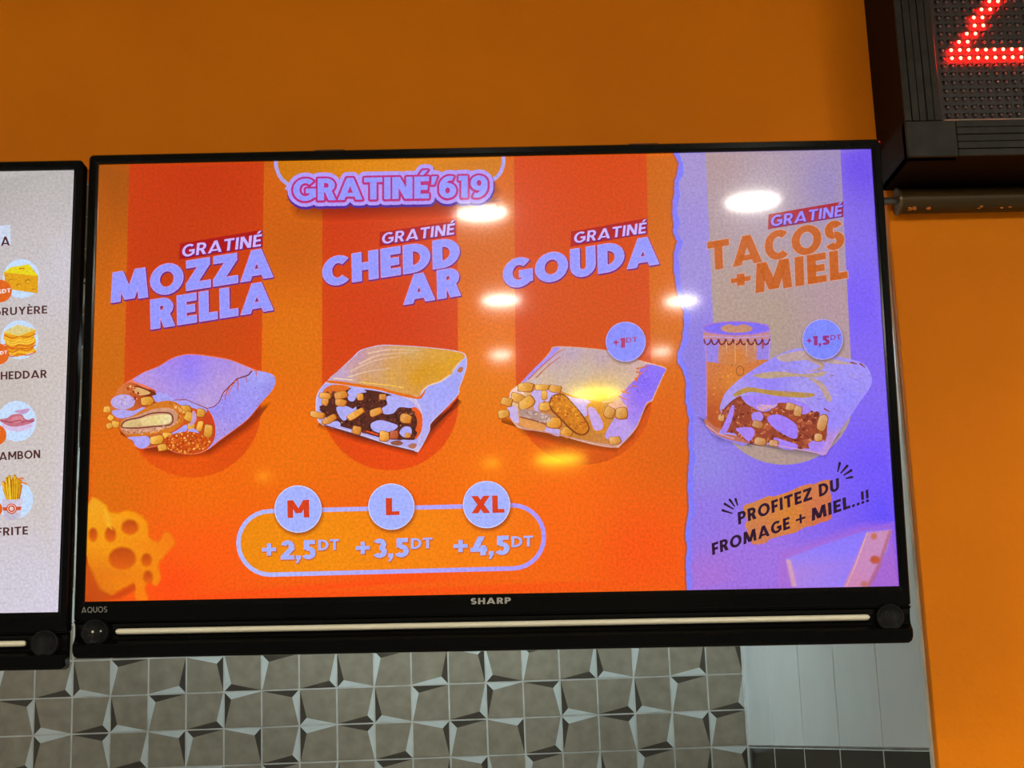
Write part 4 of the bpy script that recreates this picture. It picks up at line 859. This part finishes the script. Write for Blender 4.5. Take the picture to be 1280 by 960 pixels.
lit = {(c, r) for r in (6, 7) for c in range(1, 12)} | {(2, 5), (3, 5), (3, 4), (4, 4), (4, 3), (5, 3), (4, 2), (5, 2), (5, 1), (6, 1), (6, 0), (7, 0), (7, -1), (8, -1), (8, -2), (9, -2)}
allp = [(c, r) for r in range(-3, 15) for c in range(0, 16)]
for c, r in allp:                              # little shades over the dots
    p = sl(ledpos(c, r)); box(bm, p[0]-.0036, p[1]-.0032, p[2]+.0020, p[0]+.0036, p[1]+.001, p[2]+.0030)
from_bm('louvre_grid', bm, LOUV, sign)
def led_mesh(name, mats, on):
    bm = bmesh.new(); n = 12
    loft(bm, [[(r*math.cos(2*math.pi*k/n), y, r*1.0*math.sin(2*math.pi*k/n)) for k in range(n)] for r, y in ((.0024, .0005), (.0024, -.0018), (.0021, -.0030), (.0013, -.0040), (.0005, -.0043))], False, True)
    if on:
        g = bmesh.ops.create_uvsphere(bm, u_segments=12, v_segments=8, radius=.00215)
        bmesh.ops.translate(bm, verts=g['verts'], vec=(0, -.0030, 0))
        for f in {f for v in g['verts'] for f in v.link_faces}: f.material_index = 1
    me = bpy.data.meshes.new(name); bm.to_mesh(me); bm.free()
    for p in me.polygons: p.use_smooth = True
    for m in mats: me.materials.append(m)
    return me
ON, OFF = led_mesh('lit_led', [LEDON, LEDHOT], True), led_mesh('dark_led', [LEDOFF], False)
shown = [q for q in allp if 1160 < 1171+11.2*q[0]+.9*q[1] < 1284 and q[1] >= -1]
dark = [q for q in shown if q not in lit]; keep = sorted(dark, key=lambda q: (q[0], -q[1]))[:95]
for q in sorted(lit):
    o = bpy.data.objects.new('lit_led', ON); COL.objects.link(o); o.parent = sign; o.location = sl(ledpos(*q)); o['label'] = 'glowing red dot'
for q in keep:
    o = bpy.data.objects.new('dark_led', OFF); COL.objects.link(o); o.parent = sign; o.location = sl(ledpos(*q))
bm = bmesh.new()
for q in allp:
    if q in lit or q in keep: continue
    k = len(bm.verts); bm.from_mesh(OFF); bm.verts.ensure_lookup_table(); bmesh.ops.translate(bm, verts=bm.verts[k:], vec=sl(ledpos(*q)))
tag(from_bm('dark_led_field', bm, LEDOFF, sign, True), kind='stuff')

# ------------------------------------------------------------------ pipe under the sign
PIPE = mat('brass_pipe', (0.050, 0.029, 0.006), 0.45, 0.2, metal=0.0, noise=0.4, nscale=30, stretch=(.15, 1, 1))
SPL = mat('orange_paint_smear', (0.62, 0.17, 0.01), 0.6, noise=0.2)
AXLE = mat('grey_axle', (0.09, 0.09, 0.075), 0.4, metal=0.4, noise=0.2)
pz = H0+.6570; pr = .0162
pipe = tag(empty('pipe', (.609, YW-pr-.001, pz)), 'dark brass horizontal pipe under the LED sign, smeared with orange paint', 'pipe')
bm = bmesh.new(); cyl(bm, (.30, 0, 0), pr, .60, 'X', 40); from_bm('tube', bm, PIPE, pipe, False)
bm = bmesh.new(); cyl(bm, (-.001, 0, 0), pr+.0014, .0035, 'X', 40); from_bm('end_ring', bm, mat('brass_ring', (0.11, 0.07, 0.025), .4, metal=.4, noise=.3), pipe)['label'] = 'thin brass end ring'
bm = bmesh.new(); cyl(bm, (-.013, 0, .001), .0050, .026, 'X', 20); from_bm('axle', bm, AXLE, pipe)['label'] = 'short grey axle stub'
bm = bmesh.new()
for x, wd in ((.010, .004), (.016, .003), (.034, .003), (.10, .05), (.17, .03)):
    for k in range(6):
        a = math.radians(-128+random.uniform(-8, 8)); xx = x+random.uniform(0, wd); g = bmesh.ops.create_uvsphere(bm, u_segments=8, v_segments=6, radius=.0011)
        bmesh.ops.transform(bm, matrix=Matrix.Translation((xx, (pr)*math.cos(a), pr*math.sin(a))) @ Matrix.Diagonal((2.2, .5, .9, 1)), verts=g['verts'])
from_bm('paint_smear', bm, SPL, pipe, True)['label'] = 'orange paint drips'

# ------------------------------------------------------------------ lamps
def lamp_mat(name, c, s): return mat(name, c, 0.5, emis=(c, s))
LC, LW = lamp_mat('cool_lamp_glass', *LAMP_COOL), lamp_mat('warm_lamp_glass', *LAMP_WARM)
RIM = mat('lamp_rim', (0.6, 0.6, 0.6), .35, metal=.6, noise=.05)
def downlight(x, y, r, m, label):
    o = tag(empty('ceiling_downlight', (x, y, ZC)), label, 'lamp', 'downlights along the dining room ceiling')
    bm = bmesh.new(); n = 32
    loft(bm, [[(q*math.cos(2*math.pi*k/n), q*math.sin(2*math.pi*k/n), z) for k in range(n)] for q, z in ((r+.018, -.0005), (r+.016, -.010), (r+.002, -.012), (r, -.004))])
    from_bm('rim', bm, RIM, o, True)
    bm = bmesh.new(); cyl(bm, (0, 0, -.005), r, .006, 'Z', 32); from_bm('lens', bm, m, o)
for x, y, r in ((.64, -.81, .072), (-.11, -.78, .070), (-.13, -1.91, .066), (.50, -2.07, .060), (-.20, -2.95, .046), (.46, -3.04, .042)):
    downlight(x, y, r, LC, 'round white downlight added to brighten the orange walls, out of the picture')
for x, y, r in ((1.9, -.8, .155), (-2.5, -.8, .165), (1.9, -1.95, .15), (-2.5, -1.95, .15), (1.9, -3.0, .14)):  # side lamps added to brighten the orange walls, clear of the screen reflections
    downlight(x, y, r, LC, 'round white downlight added to brighten the orange walls, out of the picture')
for x, y, r in ((.18, -4.08, .125), (-.07, -6.69, .16), (-.51, -6.74, .06), (-2.03, -6.9, .05)):
    downlight(x, y, r, LW, 'round warm downlight far back in the ceiling, out of the picture')
KIT = lamp_mat('kitchen_lamp_glass', *KITCHEN)
kl = tag(empty('kitchen_strip_light', (-.04, 2.93, ZC)), 'cool white strip light hanging on two rods in the kitchen behind the televisions', 'lamp')
bm = bmesh.new(); box(bm, -.54, -.06, -.56, .54, .06, -.53, .004); from_bm('lamp_housing', bm, RIM, kl)
bm = bmesh.new(); box(bm, -.52, -.05, -.575, .52, .05, -.561, .004); from_bm('diffuser', bm, KIT, kl)
for x in (-.4, .4):
    bm = bmesh.new(); cyl(bm, (x, 0, -.266), .006, .532, 'Z', 12); from_bm('hanging_rod', bm, RIM, kl)
